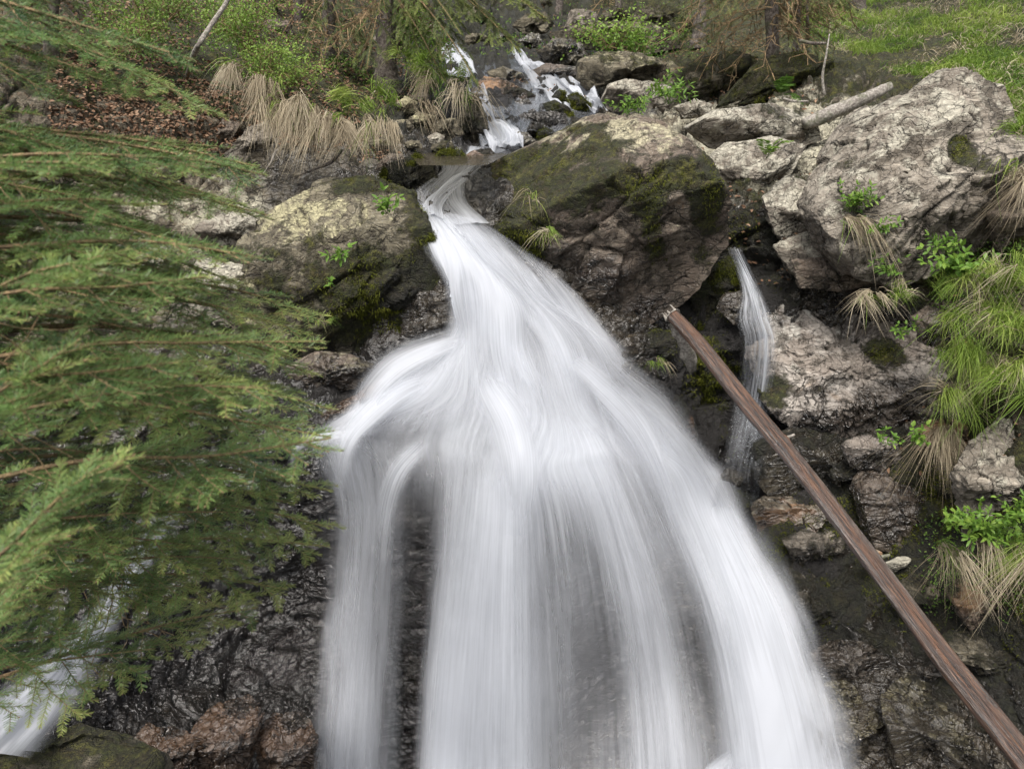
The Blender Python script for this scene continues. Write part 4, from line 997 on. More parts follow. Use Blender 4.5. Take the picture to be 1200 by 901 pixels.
def blades(geo, root, up, lean, length, width, droop, r=rng, tint=.5, seg=5, m=0, curl=0.0):
    """grass blades: root (n,3), up & lean unit vectors (n,3)"""
    n = len(root); length = np.broadcast_to(length, (n,)).copy(); tint = np.broadcast_to(tint, (n,))
    side = nrm(np.cross(up, r.normal(size=(n, 3))))
    V = []
    t = np.linspace(0, 1, seg)
    dr = np.broadcast_to(droop, (n,))
    for k in range(seg):
        f = t[k]
        p = root + up * (length * (f - .35 * dr * f * f))[:, None] + lean * (length * dr * .75 * f * f)[:, None] + np.array([0, 0, -1.0]) * (length * dr * .75 * f ** 2.6)[:, None]
        w = width * (1 - f ** 2.2) * .5 + width * .04
        V += [p - side * w, p + side * w]
    V = np.stack(V, 1).reshape(-1, 3)
    b = np.arange(n)[:, None] * (2 * seg)
    q = np.concatenate([b + np.array([2 * k, 2 * k + 1, 2 * k + 3, 2 * k + 2]) for k in range(seg - 1)])
    tt = np.clip(tint + r.normal(0, .14, n), 0, 1)
    geo.add(V, q, a=np.repeat(tt, 2 * seg), m=m)

def tussock(name, label, cat, p, n, length, width=.004, spread=.08, droop=.8, lean=(0, -1, 0), leanw=.5, up=(0, -.2, 1), dry=.3, dry_len=1.0, seed=0, group=None, tint=.5, sx=1.0, fan=.55, mat='grass'):
    r = np.random.RandomState(seed + 100)
    p = np.array(p, float)
    root = empty(name, p, label, cat, group)
    def mk(nn, part, matn, ln, dr, fa, tn, lw):
        if nn < 1: return
        g = Geo()
        nc = max(3, nn // 55)                                   # blades grow in small matted bunches
        ci = r.randint(0, nc, nn); cc = r.normal(size=(nc, 3)) * np.array([spread * sx, spread * .5, spread * .4])
        cu = r.normal(size=(nc, 3)) * fa * .7; cl = r.normal(size=(nc, 3)) * .6 * np.array([1, 1, .1]); cs = r.uniform(.5, 1.15, nc)
        off = cc[ci] + r.normal(size=(nn, 3)) * spread * .22
        u = nrm(np.array(up, float) + cu[ci] + r.normal(size=(nn, 3)) * fa * .6)
        le = nrm(np.array(lean, float) * lw + cl[ci] + r.normal(size=(nn, 3)) * .35 * np.array([1, 1, .1]))
        tn = tn + r.normal(0, .14, nc)[ci]
        blades(g, p + off, u, le, ln * cs[ci] * r.uniform(.5, 1.1, nn), width, dr * r.uniform(.6, 1.3, nn), r, tn)
        g.build(part, M[matn], root)
    mk(int(n * (1 - dry)), 'green_blades', mat, length, droop, fan, tint, leanw)
    mk(int(n * dry), 'dry_blades', 'dry_grass', length * dry_len, droop * 1.35, fan, .5, leanw)
    return root

def leaf_quads(geo, base, d, nrmv, L, W, tint, m=1, r=rng):
    n = len(base); s = nrm(np.cross(d, nrmv)); u = np.cross(s, d)
    L = np.broadcast_to(L, (n,))[:, None]; W = np.broadcast_to(W, (n,))[:, None]
    droop = r.uniform(.05, .3, n)[:, None]
    a = base; b = base + d * L * .4 + s * W * .5 + u * W * .12; c = base + d * L * .4 - s * W * .5 + u * W * .12
    e = base + d * L - u * L * droop; f = base + d * L * .45 - u * L * droop * .15
    g1 = base + d * L * .75 + s * W * .34 - u * L * droop * .4; g2 = base + d * L * .75 - s * W * .34 - u * L * droop * .4
    V = np.stack([a, b, g1, e, g2, c, f], 1).reshape(-1, 3)
    k = np.arange(n)[:, None] * 7
    q = np.concatenate([k + np.array(z) for z in ([0, 1, 2, 6], [6, 2, 3, 4], [0, 6, 4, 5])])
    geo.add(V, q, a=np.repeat(np.clip(tint, 0, 1), 7), m=m)

def leafy(name, label, cat, p, h, nst, ll, lw, pairs=5, spread=.6, seed=0, group=None, dirv=(0, -.4, 1), tint=.5, mat='leaf', whorl=False):
    r = np.random.RandomState(seed + 300)
    p = np.array(p, float)
    root = empty(name, p, label, cat, group)
    gs = Geo(); gl = Geo()
    for s in range(nst):
        d = nrm(np.array(dirv, float) + r.normal(0, spread, 3) * np.array([1, .8, .4]))
        H = h * r.uniform(.6, 1.1)
        st = p + r.normal(0, h * .08, 3) * np.array([1, 1, .2])
        c = spline([st, st + d * H * .5 + r.normal(0, .01, 3), st + d * H + np.array([0, 0, -.12 * H]) + np.array([d[0], d[1], 0]) * H * .2], 7)
        tube(gs, c, np.linspace(.0022, .001, 7), 4, a=.3)
        T, S, U = frames(c)
        B, D, Nv = [], [], []
        for k in range(pairs):
            f = .25 + .75 * (k + 1) / pairs
            i = min(6, int(f * 6)); a0 = r.uniform(0, 3.14)
            for sg in (0, 1):
                a = (a0 + sg * 3.14) if not whorl else r.uniform(0, 6.28)
                o = S[i] * math.cos(a) + U[i] * math.sin(a)
                B.append(c[i]); D.append(nrm(o + T[i] * .5 + np.array([0, -.1, .1]))); Nv.append(nrm(np.array([0, -.35, 1]) + r.normal(0, .25, 3)))
        B.append(c[-1]); D.append(nrm(T[-1] + r.normal(0, .2, 3))); Nv.append(np.array([0, -.5, 1.0]))
        n = len(B)
        leaf_quads(gl, np.array(B), np.array(D), np.array(Nv), ll * r.uniform(.6, 1.15, n), lw * r.uniform(.7, 1.1, n), tint + r.normal(0, .15, n), 0, r)
    gs.build('stem', M[mat], root); gl.build('leaves', M[mat], root)
    return root

def fern(name, label, cat, p, h, nfr, seed=0, group=None, dirv=(0, -.6, .8), tint=.5, mat='leaf', pin=.3):
    r = np.random.RandomState(seed + 500); p = np.array(p, float)
    root = empty(name, p, label, cat, group)
    for s in range(nfr):
        g = Geo()
        d = nrm(np.array(dirv, float) + r.normal(0, .55, 3)); H = h * r.uniform(.7, 1.1)
        c = spline([p, p + d * H * .5 + np.array([0, 0, .06 * H]), p + d * H + np.array([0, 0, -.25 * H])], 20)
        tube(g, c, np.linspace(.002, .0008, 20), 4, a=.2)
        T, S, U = frames(c)
        B, D, Nv, LL = [], [], [], []
        for k in range(3, 20):
            l = H * pin * math.sin(math.pi * min(1, (k - 1) / 19.0) ** .7) + .006
            for sg in (-1, 1):
                B.append(c[k]); D.append(nrm(S[k] * sg + T[k] * .45 + r.normal(0, .08, 3))); Nv.append(U[k]); LL.append(l)
        n = len(B)
        leaf_quads(g, np.array(B), np.array(D), np.array(Nv), np.array(LL), H * .05, tint + r.normal(0, .12, n), 0, r)
        g.build('frond', M[mat], root)
    return root

def shrub(name, label, cat, p, rx, ry, rz, n, ll, seed=0, group=None, tint=.5, mat='shrub_leaf', nst=14):
    """low twiggy shrub: twigs carrying leaves in clumps"""
    r = np.random.RandomState(seed + 700); p = np.array(p, float)
    root = empty(name, p, label, cat, group)
    gs = Geo(); gl = Geo()
    tips = []
    for s in range(nst):
        e = p + r.normal(0, .5, 3) * np.array([rx, ry, 0]) + np.array([0, 0, rz * r.uniform(.5, 1.0)])
        c = spline([p + r.normal(0, .15, 3) * np.array([rx, ry, 0]), (p + e) / 2 + r.normal(0, .08 * rx, 3), e], 6)
        tube(gs, c, np.linspace(.006, .002, 6), 4, a=.3)
        for k in range(2, 6):
            for _ in range(2):
                q = c[k] + r.normal(0, .22, 3) * np.array([rx, ry, rz]); tips.append(q); stems(gs, [c[k]], [q], .0018, .001)
    tips = np.array(tips)
    i = r.randint(0, len(tips), n)
    B = tips[i] + r.normal(0, 1, (n, 3)) * ll * 2.0 * np.array([1, 1, .8])
    D = nrm(r.normal(0, 1, (n, 3)) + np.array([0, -.2, .2])); Nv = nrm(r.normal(0, .5, (n, 3)) + np.array([0, -.3, 1]))
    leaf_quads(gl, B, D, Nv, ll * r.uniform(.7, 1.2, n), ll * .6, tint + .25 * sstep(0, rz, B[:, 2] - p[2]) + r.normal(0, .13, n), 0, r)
    gs.build('stem', M['twig'], root); gl.build('leaves', M[mat], root)
    return root

# ------------------------------------------------------------------ the long log lying against the rocks
lg = empty('fallen_log', P(1000, 632, 4.1), 'long wet brown barkless log leaning diagonally down beside the waterfall', 'log')
la, lb = P(789, 372, 5.42), P(1200, 884, 2.88)
lb2 = lb + (lb - la) * .16
npt = 120; tt = np.linspace(0, 1, npt)[:, None]
lp = la + (lb2 - la) * tt
lp = lp + np.stack([.030 * np.sin(tt[:, 0] * 4.2) + .006 * np.sin(tt[:, 0] * 17), 0 * tt[:, 0], .014 * np.sin(tt[:, 0] * 4 + 1) + .005 * np.sin(tt[:, 0] * 23)], -1)
sides = 40
T, S, U = frames(lp)
th = np.linspace(0, 2 * np.pi, sides)
rr = (.052 + .014 * tt + .004 * np.sin(tt * 9))[:, :1] * np.ones(sides)
q = np.stack([np.cos(th)[None] * 1.2 + 0 * tt, np.sin(th)[None] * 1.2 + 0 * tt, 14 * tt + 0 * th[None]], -1).reshape(-1, 3)
q2 = q * np.array([6, 6, .8])
rr = rr * (1 + .07 * fbm(q, 3, 3).reshape(npt, sides) + .05 * fbm(q2, 3, 4).reshape(npt, sides))
for (f, a, hgt) in [(.08, 1.0, .25), (.2, 3.6, .2), (.33, 2.4, .3), (.47, 4.2, .2), (.55, 2.8, .22), (.66, 3.9, .3), (.8, 2.9, .25), (.9, 4.6, .2)]:
    rr = rr * (1 + hgt * np.exp(-(((tt - f) / .006) ** 2 + ((th[None] - a) / .25) ** 2)))
V = lp[:, None] + (S[:, None] * np.cos(th)[None, :, None] + U[:, None] * np.sin(th)[None, :, None]) * rr[..., None]
uvl = np.stack([np.broadcast_to(th / (2 * np.pi), (npt, sides)), np.broadcast_to(tt * 5.0, (npt, sides))], -1).reshape(-1, 2)
mesh_obj('stripped_trunk', V.reshape(-1, 3), grid_faces(npt, sides), M['log'], lg, uv=uvl, origin=np.array(lg.location))
g = Geo(); rl = np.random.RandomState(5)
tube(g, [lp[0] - T[0] * .004, lp[0] + T[0] * .001], .062, 20, a=.8)
for _ in range(16):
    a = rl.uniform(0, 6.28); rr_ = rl.uniform(.01, .055); o = lp[0] + (S[0] * math.cos(a) + U[0] * math.sin(a)) * rr_
    tube(g, [o, o - T[0] * rl.uniform(.02, .09) + rl.normal(0, .006, 3)], [rl.uniform(.008, .018), .002], 5, a=.5)
g.build('broken_end', M['dead_wood'], lg)
for (f, a, l) in [(.19, 3.5, .05), (.33, 2.4, .03), (.47, 4.4, .045), (.56, 2.7, .03), (.72, 3.9, .04), (.84, 4.3, .05)]:
    i = int(f * npt); d = S[i] * math.cos(a) + U[i] * math.sin(a)
    g = Geo(); tube(g, [lp[i] + d * .06, lp[i] + d * (.08 + l) + T[i] * .01], [.012, .008], 8, a=.4); g.build('knot_stub', M['dead_wood'], lg)

def wood(name, label, cat, pts, rad, mat='dead_wood', sides=10, noise=.25, seed=0, group=None, twigs=0, n=24):
    pts = spline(pts, n)
    root = empty(name, pts[0], label, cat, group)
    g = Geo(); tube(g, pts, np.interp(np.linspace(0, 1, n), np.linspace(0, 1, len(rad)), rad), sides, a=.5, noise=noise, seed=seed)
    g.build('stem', M[mat], root, smooth=True)
    r = np.random.RandomState(seed)
    for _ in range(twigs):
        i = r.randint(2, n - 2); d = nrm(r.normal(0, 1, 3)); l = r.uniform(.08, .3)
        g = Geo(); tube(g, spline([pts[i], pts[i] + d * l * .5, pts[i] + d * l + r.normal(0, .03, 3)], 6), np.linspace(rad[-1] * .8, .0015, 6), 5, a=.5); g.build('twig', M[mat], root)
    return root
wood('weathered_log', 'old grey log lying across the rocks below the grassy slope', 'log', [P(942, 146, 7.3), P(975, 132, 7.3), P(1008, 118, 7.3), P(1044, 101, 7.35)], [.05, .065, .055, .04], noise=.35, seed=2)
wood('driftwood_stump', 'short splintered grey stump wedged beside the top of the long log', 'stump', [P(790, 378, 5.5), P(798, 395, 5.45), P(806, 412, 5.5), P(812, 432, 5.6)], [.05, .045, .06, .04], noise=.6, seed=3)
wood('dead_sapling', 'thin bent grey dead stem rising beside the mossy bank on the left', 'stem', [at(219, 90, .1), P(228, 62, 6.3), P(246, 32, 6.4), P(268, -2, 6.6), P(285, -50, 6.7)], [.02, .02, .018, .012], noise=.1, seed=4)
wood('dead_stick', 'slim white dead stick standing in front of the grassy slope', 'stick', [P(966, 112, 7.8), P(964, 90, 7.8), P(968, 66, 7.8), P(972, 40, 7.9)], [.014, .012, .01, .006], noise=.1, seed=5)
wood('dead_stick', 'short dark dead stick lying level in front of the grassy slope', 'stick', [P(938, 48, 8), P(952, 51, 7.9), P(968, 51, 7.9)], [.018, .016, .012], mat='bark', noise=.1, seed=6)
wood('dead_stick', 'thin stick lying on the rock ledge left of the old grey log', 'stick', [P(918, 116, 7.6), P(930, 119, 7.6), P(947, 119, 7.5)], [.012, .012, .01], noise=.1, seed=7)
wood('bare_root', 'pale bent root hanging under the overhanging dry grass', 'root', [P(338, 170, 6.7), P(324, 178, 6.6), P(318, 190, 6.5), P(308, 205, 6.5)], [.018, .014, .01, .006], noise=.3, seed=8, twigs=3)
wood('bare_root', 'dark tangled root under the right end of the overhanging dry grass', 'root', [P(400, 175, 6.8), P(388, 190, 6.7), P(370, 198, 6.6), P(352, 205, 6.6)], [.02, .016, .01, .006], mat='bark', noise=.3, seed=9, twigs=6)

# ------------------------------------------------------------------ background conifers
def conifer(label, foot, top, r0, r1, branches, seed=0, group='spruce trunks up the slope', twigs=26, mat='bark', name='spruce_tree', bl=(.3, .9)):
    r = np.random.RandomState(seed + 900)
    root = empty(name, foot, label, 'tree', group)
    foot = np.array(foot, float); top = np.array(top, float)
    mid = (foot + top) / 2 + r.normal(0, .03, 3)
    g = Geo(); pts = spline([foot - np.array([0, 0, .4]), foot, mid, top], 60)
    tube(g, pts, np.interp(np.linspace(0, 1, 60), [0, .25, .4, 1], [r0 * 1.5, r0 * 1.15, r0, r1]), 16, a=.5, noise=.22, seed=seed)
    g.build('trunk', M[mat], root, smooth=True)
    if twigs:
        for _ in range(twigs):
            b0, b1 = [], []
            f = r.uniform(.15, 1); p = foot + (top - foot) * f; a = r.uniform(0, 6.28)
            d = np.array([math.cos(a), math.sin(a) - .3, r.uniform(-.6, .1)]); l = r.uniform(*bl); q = p
            nseg = 6
            for k in range(nseg):
                d = nrm(d + r.normal(0, .12, 3) + np.array([0, 0, -.1])); e = q + d * l / nseg; b0.append(q); b1.append(e)
                for _k in range(2):
                    e2 = e + nrm(d + r.normal(0, .7, 3)) * l * .22; b0.append(e); b1.append(e2)
                    b0.append(e2); b1.append(e2 + nrm(d + r.normal(0, .7, 3)) * l * .15)
                q = e
            g = Geo(); stems(g, b0, b1, .006, .003); g.build('dead_branch', M['twig'], root)
    for (b, t, kw) in branches:
        k = dict(lift=.06, nl=.03, w=.0045, per_m=380, maxs=.5, tint=.4, bare=.2, hang=.5, spacing=.12, lod=.55, mat='needle_far', minr=.004)
        k.update(kw)
        spruce_branch(root, b, t, r, **k)
    return root

def tk(x, y, Y, xt, yt): return P(x, y, Y), P(xt, yt, Y)
a, b = tk(386, 72, 9.6, 388, -160)
conifer('grey spruce trunk rising from the brown bank, left of the mossy one', a, b, .085, .07, [(P(388, -10, 9.6), P(350, 60, 9.2), dict(tint=.55)), (P(388, -30, 9.6), P(430, 55, 9.3), dict(tint=.5)), (P(388, 0, 9.6), P(405, 55, 9.0), dict(tint=.4))], 1)
a, b = tk(452, 66, 9.2, 446, -160)
conifer('dark mossy spruce trunk standing over the left bank of the stream', a, b, .11, .09, [
    (P(450, -60, 9.2), P(640, 22, 8.2), dict(tint=.85, maxs=.8, lift=.05, hang=.3)), (P(450, -60, 9.2), P(610, 62, 8.2), dict(tint=.75, maxs=.7)),
    (P(450, -40, 9.2), P(560, 100, 8.0), dict(tint=.45, maxs=.6, hang=.8)), (P(450, -20, 9.2), P(520, 95, 8.3), dict(tint=.4, maxs=.5, hang=.8)),
    (P(450, -60, 9.2), P(540, 40, 8.1), dict(tint=.5, maxs=.7, hang=.9)), (P(450, -60, 9.2), P(580, 30, 8.4), dict(tint=.55, maxs=.7, hang=.8)),
    (P(450, -10, 9.2), P(430, 80, 8.6), dict(tint=.45)), (P(450, -30, 9.2), P(490, 60, 8.6), dict(tint=.6))], 2, twigs=40)
a, b = tk(820, 26, 13.2, 819, -150)
conifer('pale straight spruce trunk at the head of the rocks, left of the fir', a, b, .10, .09, [], 3, twigs=10)
a, b = tk(724, 26, 16.5, 723, -150)
conifer('thin pale trunk between two dark boulders at the head of the stream', a, b, .07, .06, [], 4, twigs=6)
a, b = tk(655, 16, 17.5, 655, -150)
conifer('short stretch of pale trunk seen above the head of the stream', a, b, .08, .07, [], 5, twigs=6)
a, b = tk(1004, 16, 15.5, 1002, -150)
conifer('grey trunk at the top edge of the grassy slope', a, b, .16, .14, [], 6, twigs=8)
a, b = tk(905, 66, 9.6, 903, -160)
fb = []
rf = np.random.RandomState(4)
for k in range(20):
    y0 = rf.uniform(-110, 30); sgn = -1 if k % 2 else 1
    dx = rf.uniform(50, 130) * (1.2 if sgn < 0 else .8)
    fb.append((P(904, y0, 9.6), P(904 + sgn * dx, y0 + rf.uniform(30, 62), rf.uniform(8.5, 10.2)), dict(tint=rf.uniform(.2, .45), maxs=.5, hang=.55, per_m=200, bare=.3)))
conifer('old fir with drooping grey twigs growing on the mossy boulder', a, b, .075, .06, fb, 7, twigs=60, group=None, bl=(.5, 1.3), mat='bark')
a, b = tk(935, 30, 10.5, 930, -150)
conifer('slender dark sapling right of the old fir', a, b, .03, .02, [(P(932, -30, 10.5), P(975, 20, 10.2), dict(tint=.4)), (P(932, -20, 10.5), P(900, 10, 10.2), dict(tint=.3))], 8, twigs=12)
a, b = tk(946, 40, 10, 950, -120)
conifer('thinnest bare sapling in front of the grassy slope', a, b, .018, .012, [], 9, twigs=8)
# upper left: shaded young spruces at the back
for k, (x, y, Y, lab) in enumerate([(60, 60, 7.6, 'young spruce in deep shade at the back of the left bank'), (310, 10, 12.5, 'young spruce behind the dead stem, half out of view'), (350, 30, 11.5, 'small spruce left of the grey trunk')]):
    a, b = tk(x, y, Y, x, -220)
    bs = []
    for j in range(9):
        y0 = rf.uniform(-160, 0); dx = rf.uniform(30, 90) * (1 if j % 2 else -1)
        bs.append((P(x, y0, Y), P(x + dx, y0 + rf.uniform(20, 60), Y + rf.uniform(-.6, .3)), dict(tint=.25)))
    conifer(lab, a, b, .06, .04, bs, 20 + k, group='young spruces on the left bank', twigs=10)

# ------------------------------------------------------------------ the spruce in the foreground
sp = empty('spruce_tree', (-2.25, 1.75, -3.4), 'large foreground spruce with long drooping green branches, on the left', 'tree')
g = Geo(); tube(g, spline([(-2.3, 1.75, -4.6), (-2.25, 1.75, -2.5), (-2.22, 1.78, 0), (-2.2, 1.8, 2.6)], 60), np.linspace(.13, .07, 60), 18, a=.5, noise=.2)
g.build('trunk', M['bark'], sp, smooth=True)
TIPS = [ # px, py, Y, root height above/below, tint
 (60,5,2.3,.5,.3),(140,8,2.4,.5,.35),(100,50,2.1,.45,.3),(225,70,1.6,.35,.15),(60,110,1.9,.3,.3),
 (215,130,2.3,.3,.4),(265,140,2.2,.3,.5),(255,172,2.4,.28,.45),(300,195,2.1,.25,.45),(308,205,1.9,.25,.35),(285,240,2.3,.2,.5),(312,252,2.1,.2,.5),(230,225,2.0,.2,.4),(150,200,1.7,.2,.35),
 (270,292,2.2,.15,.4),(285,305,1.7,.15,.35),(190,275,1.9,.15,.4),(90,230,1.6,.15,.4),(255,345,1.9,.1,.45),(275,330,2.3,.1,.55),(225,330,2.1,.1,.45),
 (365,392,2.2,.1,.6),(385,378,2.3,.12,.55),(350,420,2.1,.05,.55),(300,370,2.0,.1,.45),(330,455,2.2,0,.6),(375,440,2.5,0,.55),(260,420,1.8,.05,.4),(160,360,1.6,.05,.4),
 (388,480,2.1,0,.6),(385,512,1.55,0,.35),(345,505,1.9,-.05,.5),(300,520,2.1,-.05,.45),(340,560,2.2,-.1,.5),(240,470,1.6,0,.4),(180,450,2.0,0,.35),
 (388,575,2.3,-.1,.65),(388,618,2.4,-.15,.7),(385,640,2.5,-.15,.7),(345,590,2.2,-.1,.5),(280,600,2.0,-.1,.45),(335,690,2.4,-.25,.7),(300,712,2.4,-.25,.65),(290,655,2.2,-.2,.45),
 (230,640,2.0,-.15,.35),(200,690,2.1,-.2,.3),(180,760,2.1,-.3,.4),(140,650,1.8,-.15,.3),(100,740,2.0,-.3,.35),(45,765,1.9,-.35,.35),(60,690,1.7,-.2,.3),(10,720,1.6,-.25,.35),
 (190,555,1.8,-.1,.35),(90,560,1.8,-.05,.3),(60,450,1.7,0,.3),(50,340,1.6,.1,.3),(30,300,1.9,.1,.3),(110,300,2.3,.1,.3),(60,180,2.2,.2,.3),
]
r = np.random.RandomState(42)
for (x, y, Y, dz, tn) in TIPS:
    t = P(x, y, Y)
    b = np.array([-2.22, 1.78, t[2] * .85 + dz * .55 - .12 + r.uniform(-.12, .12)])
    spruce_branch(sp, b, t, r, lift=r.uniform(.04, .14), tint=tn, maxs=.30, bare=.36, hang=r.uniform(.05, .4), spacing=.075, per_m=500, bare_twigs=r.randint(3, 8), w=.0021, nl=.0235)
for (x, y, Y, by, tn) in [(235,325,1.25,420,.45),(205,425,1.2,520,.4),(295,300,1.4,330,.4),(130,235,1.35,300,.4),(70,190,1.3,260,.35),(384,514,1.35,640,.4),(310,455,1.3,560,.5),(375,400,1.6,480,.6),(150,330,1.15,420,.4),(250,190,1.5,230,.35)]:
    spruce_branch(sp, P(-260, by, Y * .95), P(x, y, Y), r, lift=.05, tint=tn, maxs=.17, bare=.42, hang=.25, spacing=.05, per_m=560, nl=.020, w=.0018, bare_twigs=3)
# the nearest branch, reaching up from the lower left corner
for (bx, by, bY, tx, ty, tY, tn) in [(-120, 760, .95, 140, 546, .98, .5), (-130, 560, 1.0, 90, 400, 1.15, .4), (-90, 860, 1.2, 40, 640, 1.2, .45)]:
    spruce_branch(sp, P(bx, by, bY), P(tx, ty, tY), r, lift=.03, tint=tn, maxs=.16, bare=.05, hang=.2, spacing=.03, per_m=620, nl=.019, w=.0017)

# ------------------------------------------------------------------ grass, tussocks, plants
# meadow on the right slope
def scatter(n, x0, x1, y0, y1, r, dens=None):
    x = r.uniform(x0, x1, n); y = r.uniform(y0, y1, n)
    i = np.clip(np.searchsorted(xs, x), 1, len(xs) - 1); j = np.clip(np.searchsorted(ys, y), 1, len(ys) - 1)
    p = TG[i, j] + r.uniform(-.5, .5, (n, 1)) * (TG[i, j] - TG[i - 1, j]) + r.uniform(-.5, .5, (n, 1)) * (TG[i, j] - TG[i, j - 1])
    return x, y, p
r = np.random.RandomState(3)
g = Geo()
x, y, p = scatter(60000, 925, 1420, -20, 190, r)
keep = (y < 28 + (x - 925) * .45) & (y > -30 + 0 * x) & (fbm(p * 1.1, 3, 5) > -.15)
keep |= (x > 1175) & (y > 60)
p = p[keep]; n = len(p)
clump = fbm(p * 2.2, 3, 8)
blades(g, p, nrm(np.array([0, -.1, 1]) + r.normal(0, .28, (n, 3))), nrm(r.normal(0, 1, (n, 3)) * np.array([1, 1, 0]) + np.array([-.3, -.6, 0])), (.24 + .22 * clump) * r.uniform(.6, 1.4, n), .009, .85 * r.uniform(.5, 1.4, n), r, .42 + .75 * clump, seg=4)
tag(g.build('grass', M['grass']), kind='stuff')
g = Geo()
x, y, p = scatter(12000, 925, 1420, 0, 190, r)
keep = ((y < 34 + (x - 925) * .45) | ((x > 1175) & (y > 60))) & (fbm(p * 1.5, 3, 25) > -.02)
p = p[keep]; n = len(p)
blades(g, p, nrm(np.array([0, -.3, .7]) + r.normal(0, .4, (n, 3))), nrm(r.normal(0, 1, (n, 3)) * np.array([1, 1, 0]) + np.array([-.3, -.8, 0])), .30 * r.uniform(.5, 1.3, n), .009, 1.1 * r.uniform(.5, 1.4, n), r, .6, seg=4)
tag(g.build('dry_grass', M['dry_grass']), kind='stuff')
# green ground cover on the upper banks
g = Geo()
for (x0, x1, y0, y1, n) in [(100, 480, -20, 110, 4500), (560, 830, 0, 70, 2500), (380, 520, 60, 150, 2500), (1090, 1230, 290, 420, 5000), (1080, 1230, 560, 720, 3000)]:
    x, y, p = scatter(n, x0, x1, y0, y1, r)
    keep = fbm(p * 1.6, 3, 41) > .0
    p = p[keep]; n = len(p)
    B = p + r.normal(0, .03, (n, 3)) + np.array([0, -.02, .04])
    leaf_quads(g, B, nrm(r.normal(0, 1, (n, 3))), nrm(r.normal(0, .5, (n, 3)) + np.array([0, -.4, 1])), .035 * r.uniform(.6, 1.4, n) * np.clip(p[:, 1] / 8, .6, 1.5), .02 * np.clip(p[:, 1] / 8, .6, 1.5), .25 + r.normal(0, .2, n), 0, r)
tag(g.build('undergrowth', M['shrub_leaf']), kind='stuff')
g = Geo()
for (x0, x1, y0, y1, n) in [(60, 480, -20, 180, 12000), (600, 960, 0, 120, 2500), (700, 1000, 120, 330, 700), (1000, 1200, 300, 600, 110)]:
    x, y, p = scatter(n, x0, x1, y0, y1, r)
    keep = fbm(p * 1.2, 3, 61) > -.15
    p = p[keep]; n = len(p)
    leaf_quads(g, p + np.array([0, -.02, .015]), nrm(r.normal(0, 1, (n, 3)) * np.array([1, 1, .3])), nrm(r.normal(0, .5, (n, 3)) + np.array([0, -.4, 1])), .045 * r.uniform(.5, 1.3, n), .026, .5 + r.normal(0, .22, n), 0, r)
tag(g.build('leaf_litter', M['litter']), kind='stuff')

# overhanging dry tussocks on the left bank
GRP = 'dry tussocks hanging over the left bank'
for k, (x, y, Y, L, n, sx, lab) in enumerate([
    (276, 82, 6.7, .30, 420, 1.0, 'dry straw tussock hanging highest on the left bank, beside the dead stem'),
    (306, 96, 6.7, .38, 420, .8, 'dry straw tussock hanging between the highest one and the big row'),
    (330, 118, 6.6, .42, 500, .9, 'long grey straw tussock at the left end of the big overhanging row'),
    (356, 130, 6.6, .48, 650, 1.0, 'thick pale straw tussock in the middle of the big overhanging row'),
    (385, 142, 6.5, .42, 650, 1.0, 'straw tussock littered with brown leaves, right of the thick pale one'),
    (416, 150, 6.5, .38, 560, .9, 'straw tussock above the dark roots, last but one of the overhanging row'),
    (442, 148, 6.5, .36, 520, .9, 'pale straw tussock with green top closing the overhanging row')]):
    tussock('grass_tussock', lab, 'tussock', P(x, y, Y), int(n * .7), L * .62, .0055, .085, 1.25, lean=(.15, -1, 0), leanw=1.6, up=(0, -.6, .35), dry=.93, seed=k, group=GRP, sx=sx * 1.1, fan=.3)
tussock('grass_tussock', 'green grass tuft growing above the overhanging straw, by the mossy trunk', 'tussock', P(425, 118, 6.9), 380, .30, .006, .16, .6, dry=.15, seed=20, tint=.45)
tussock('grass_tussock', 'bright green grass tuft on the left bank, above the square yellowish stone', 'tussock', P(508, 88, 8.6), 400, .34, .007, .16, .7, dry=.1, seed=21, tint=.6)
tussock('grass_tussock', 'dry grass fringe hanging from the left bank over the stream', 'tussock', P(515, 112, 8.3), 380, .36, .007, .2, 1.1, lean=(.2, -1, 0), leanw=1.2, dry=.8, seed=22)
tussock('grass_tussock', 'green tuft at the foot of the mossy trunk', 'tussock', P(478, 70, 8.8), 260, .3, .007, .14, .9, dry=.3, seed=23, tint=.5)
# right bank
RB = [
 (1118, 335, 5.0, 300, .26, .3, .14, .55, 'low mixed tuft of grass at the left end of the right bank'),
 (1150, 330, 4.8, 420, .34, .15, .12, .6, 'upper bright green tuft beside the leafy herbs on the right bank'),
 (1185, 325, 4.6, 420, .34, .15, .12, .6, 'bright tuft highest on the right bank, at the very edge'),
 (1148, 372, 4.7, 520, .40, .1, .10, .6, 'long swept green tuft below the upper bright tufts'),
 (1185, 380, 4.5, 520, .40, .1, .12, .6, 'dense green tuft in the middle of the right bank, by the edge'),
 (1135, 420, 4.65, 560, .36, .1, .10, .55, 'green tuft hanging over the wet pinkish slab'),
 (1165, 440, 4.45, 560, .38, .12, .10, .65, 'shaggy yellow green tuft lowest but one on the right bank'),
 (1122, 462, 4.6, 480, .32, .2, .08, .55, 'lowest green tuft of the right bank, fringed with dry blades'),
 (1196, 435, 4.3, 380, .34, .2, .10, .6, 'green tuft at the edge above the yellow streaked rock')]
for k, (x, y, Y, n, L, dry, sprd, tn, lab) in enumerate(RB):
    tussock('grass_tussock', lab, 'tussock', P(x, y, Y), n, L * .82, .0042, sprd, .95, lean=(-.35, -.8, 0), leanw=.8, up=(-.1, -.35, 1), dry=dry, seed=40 + k, group='grass tufts on the right bank', tint=tn, fan=.55, dry_len=1.1)
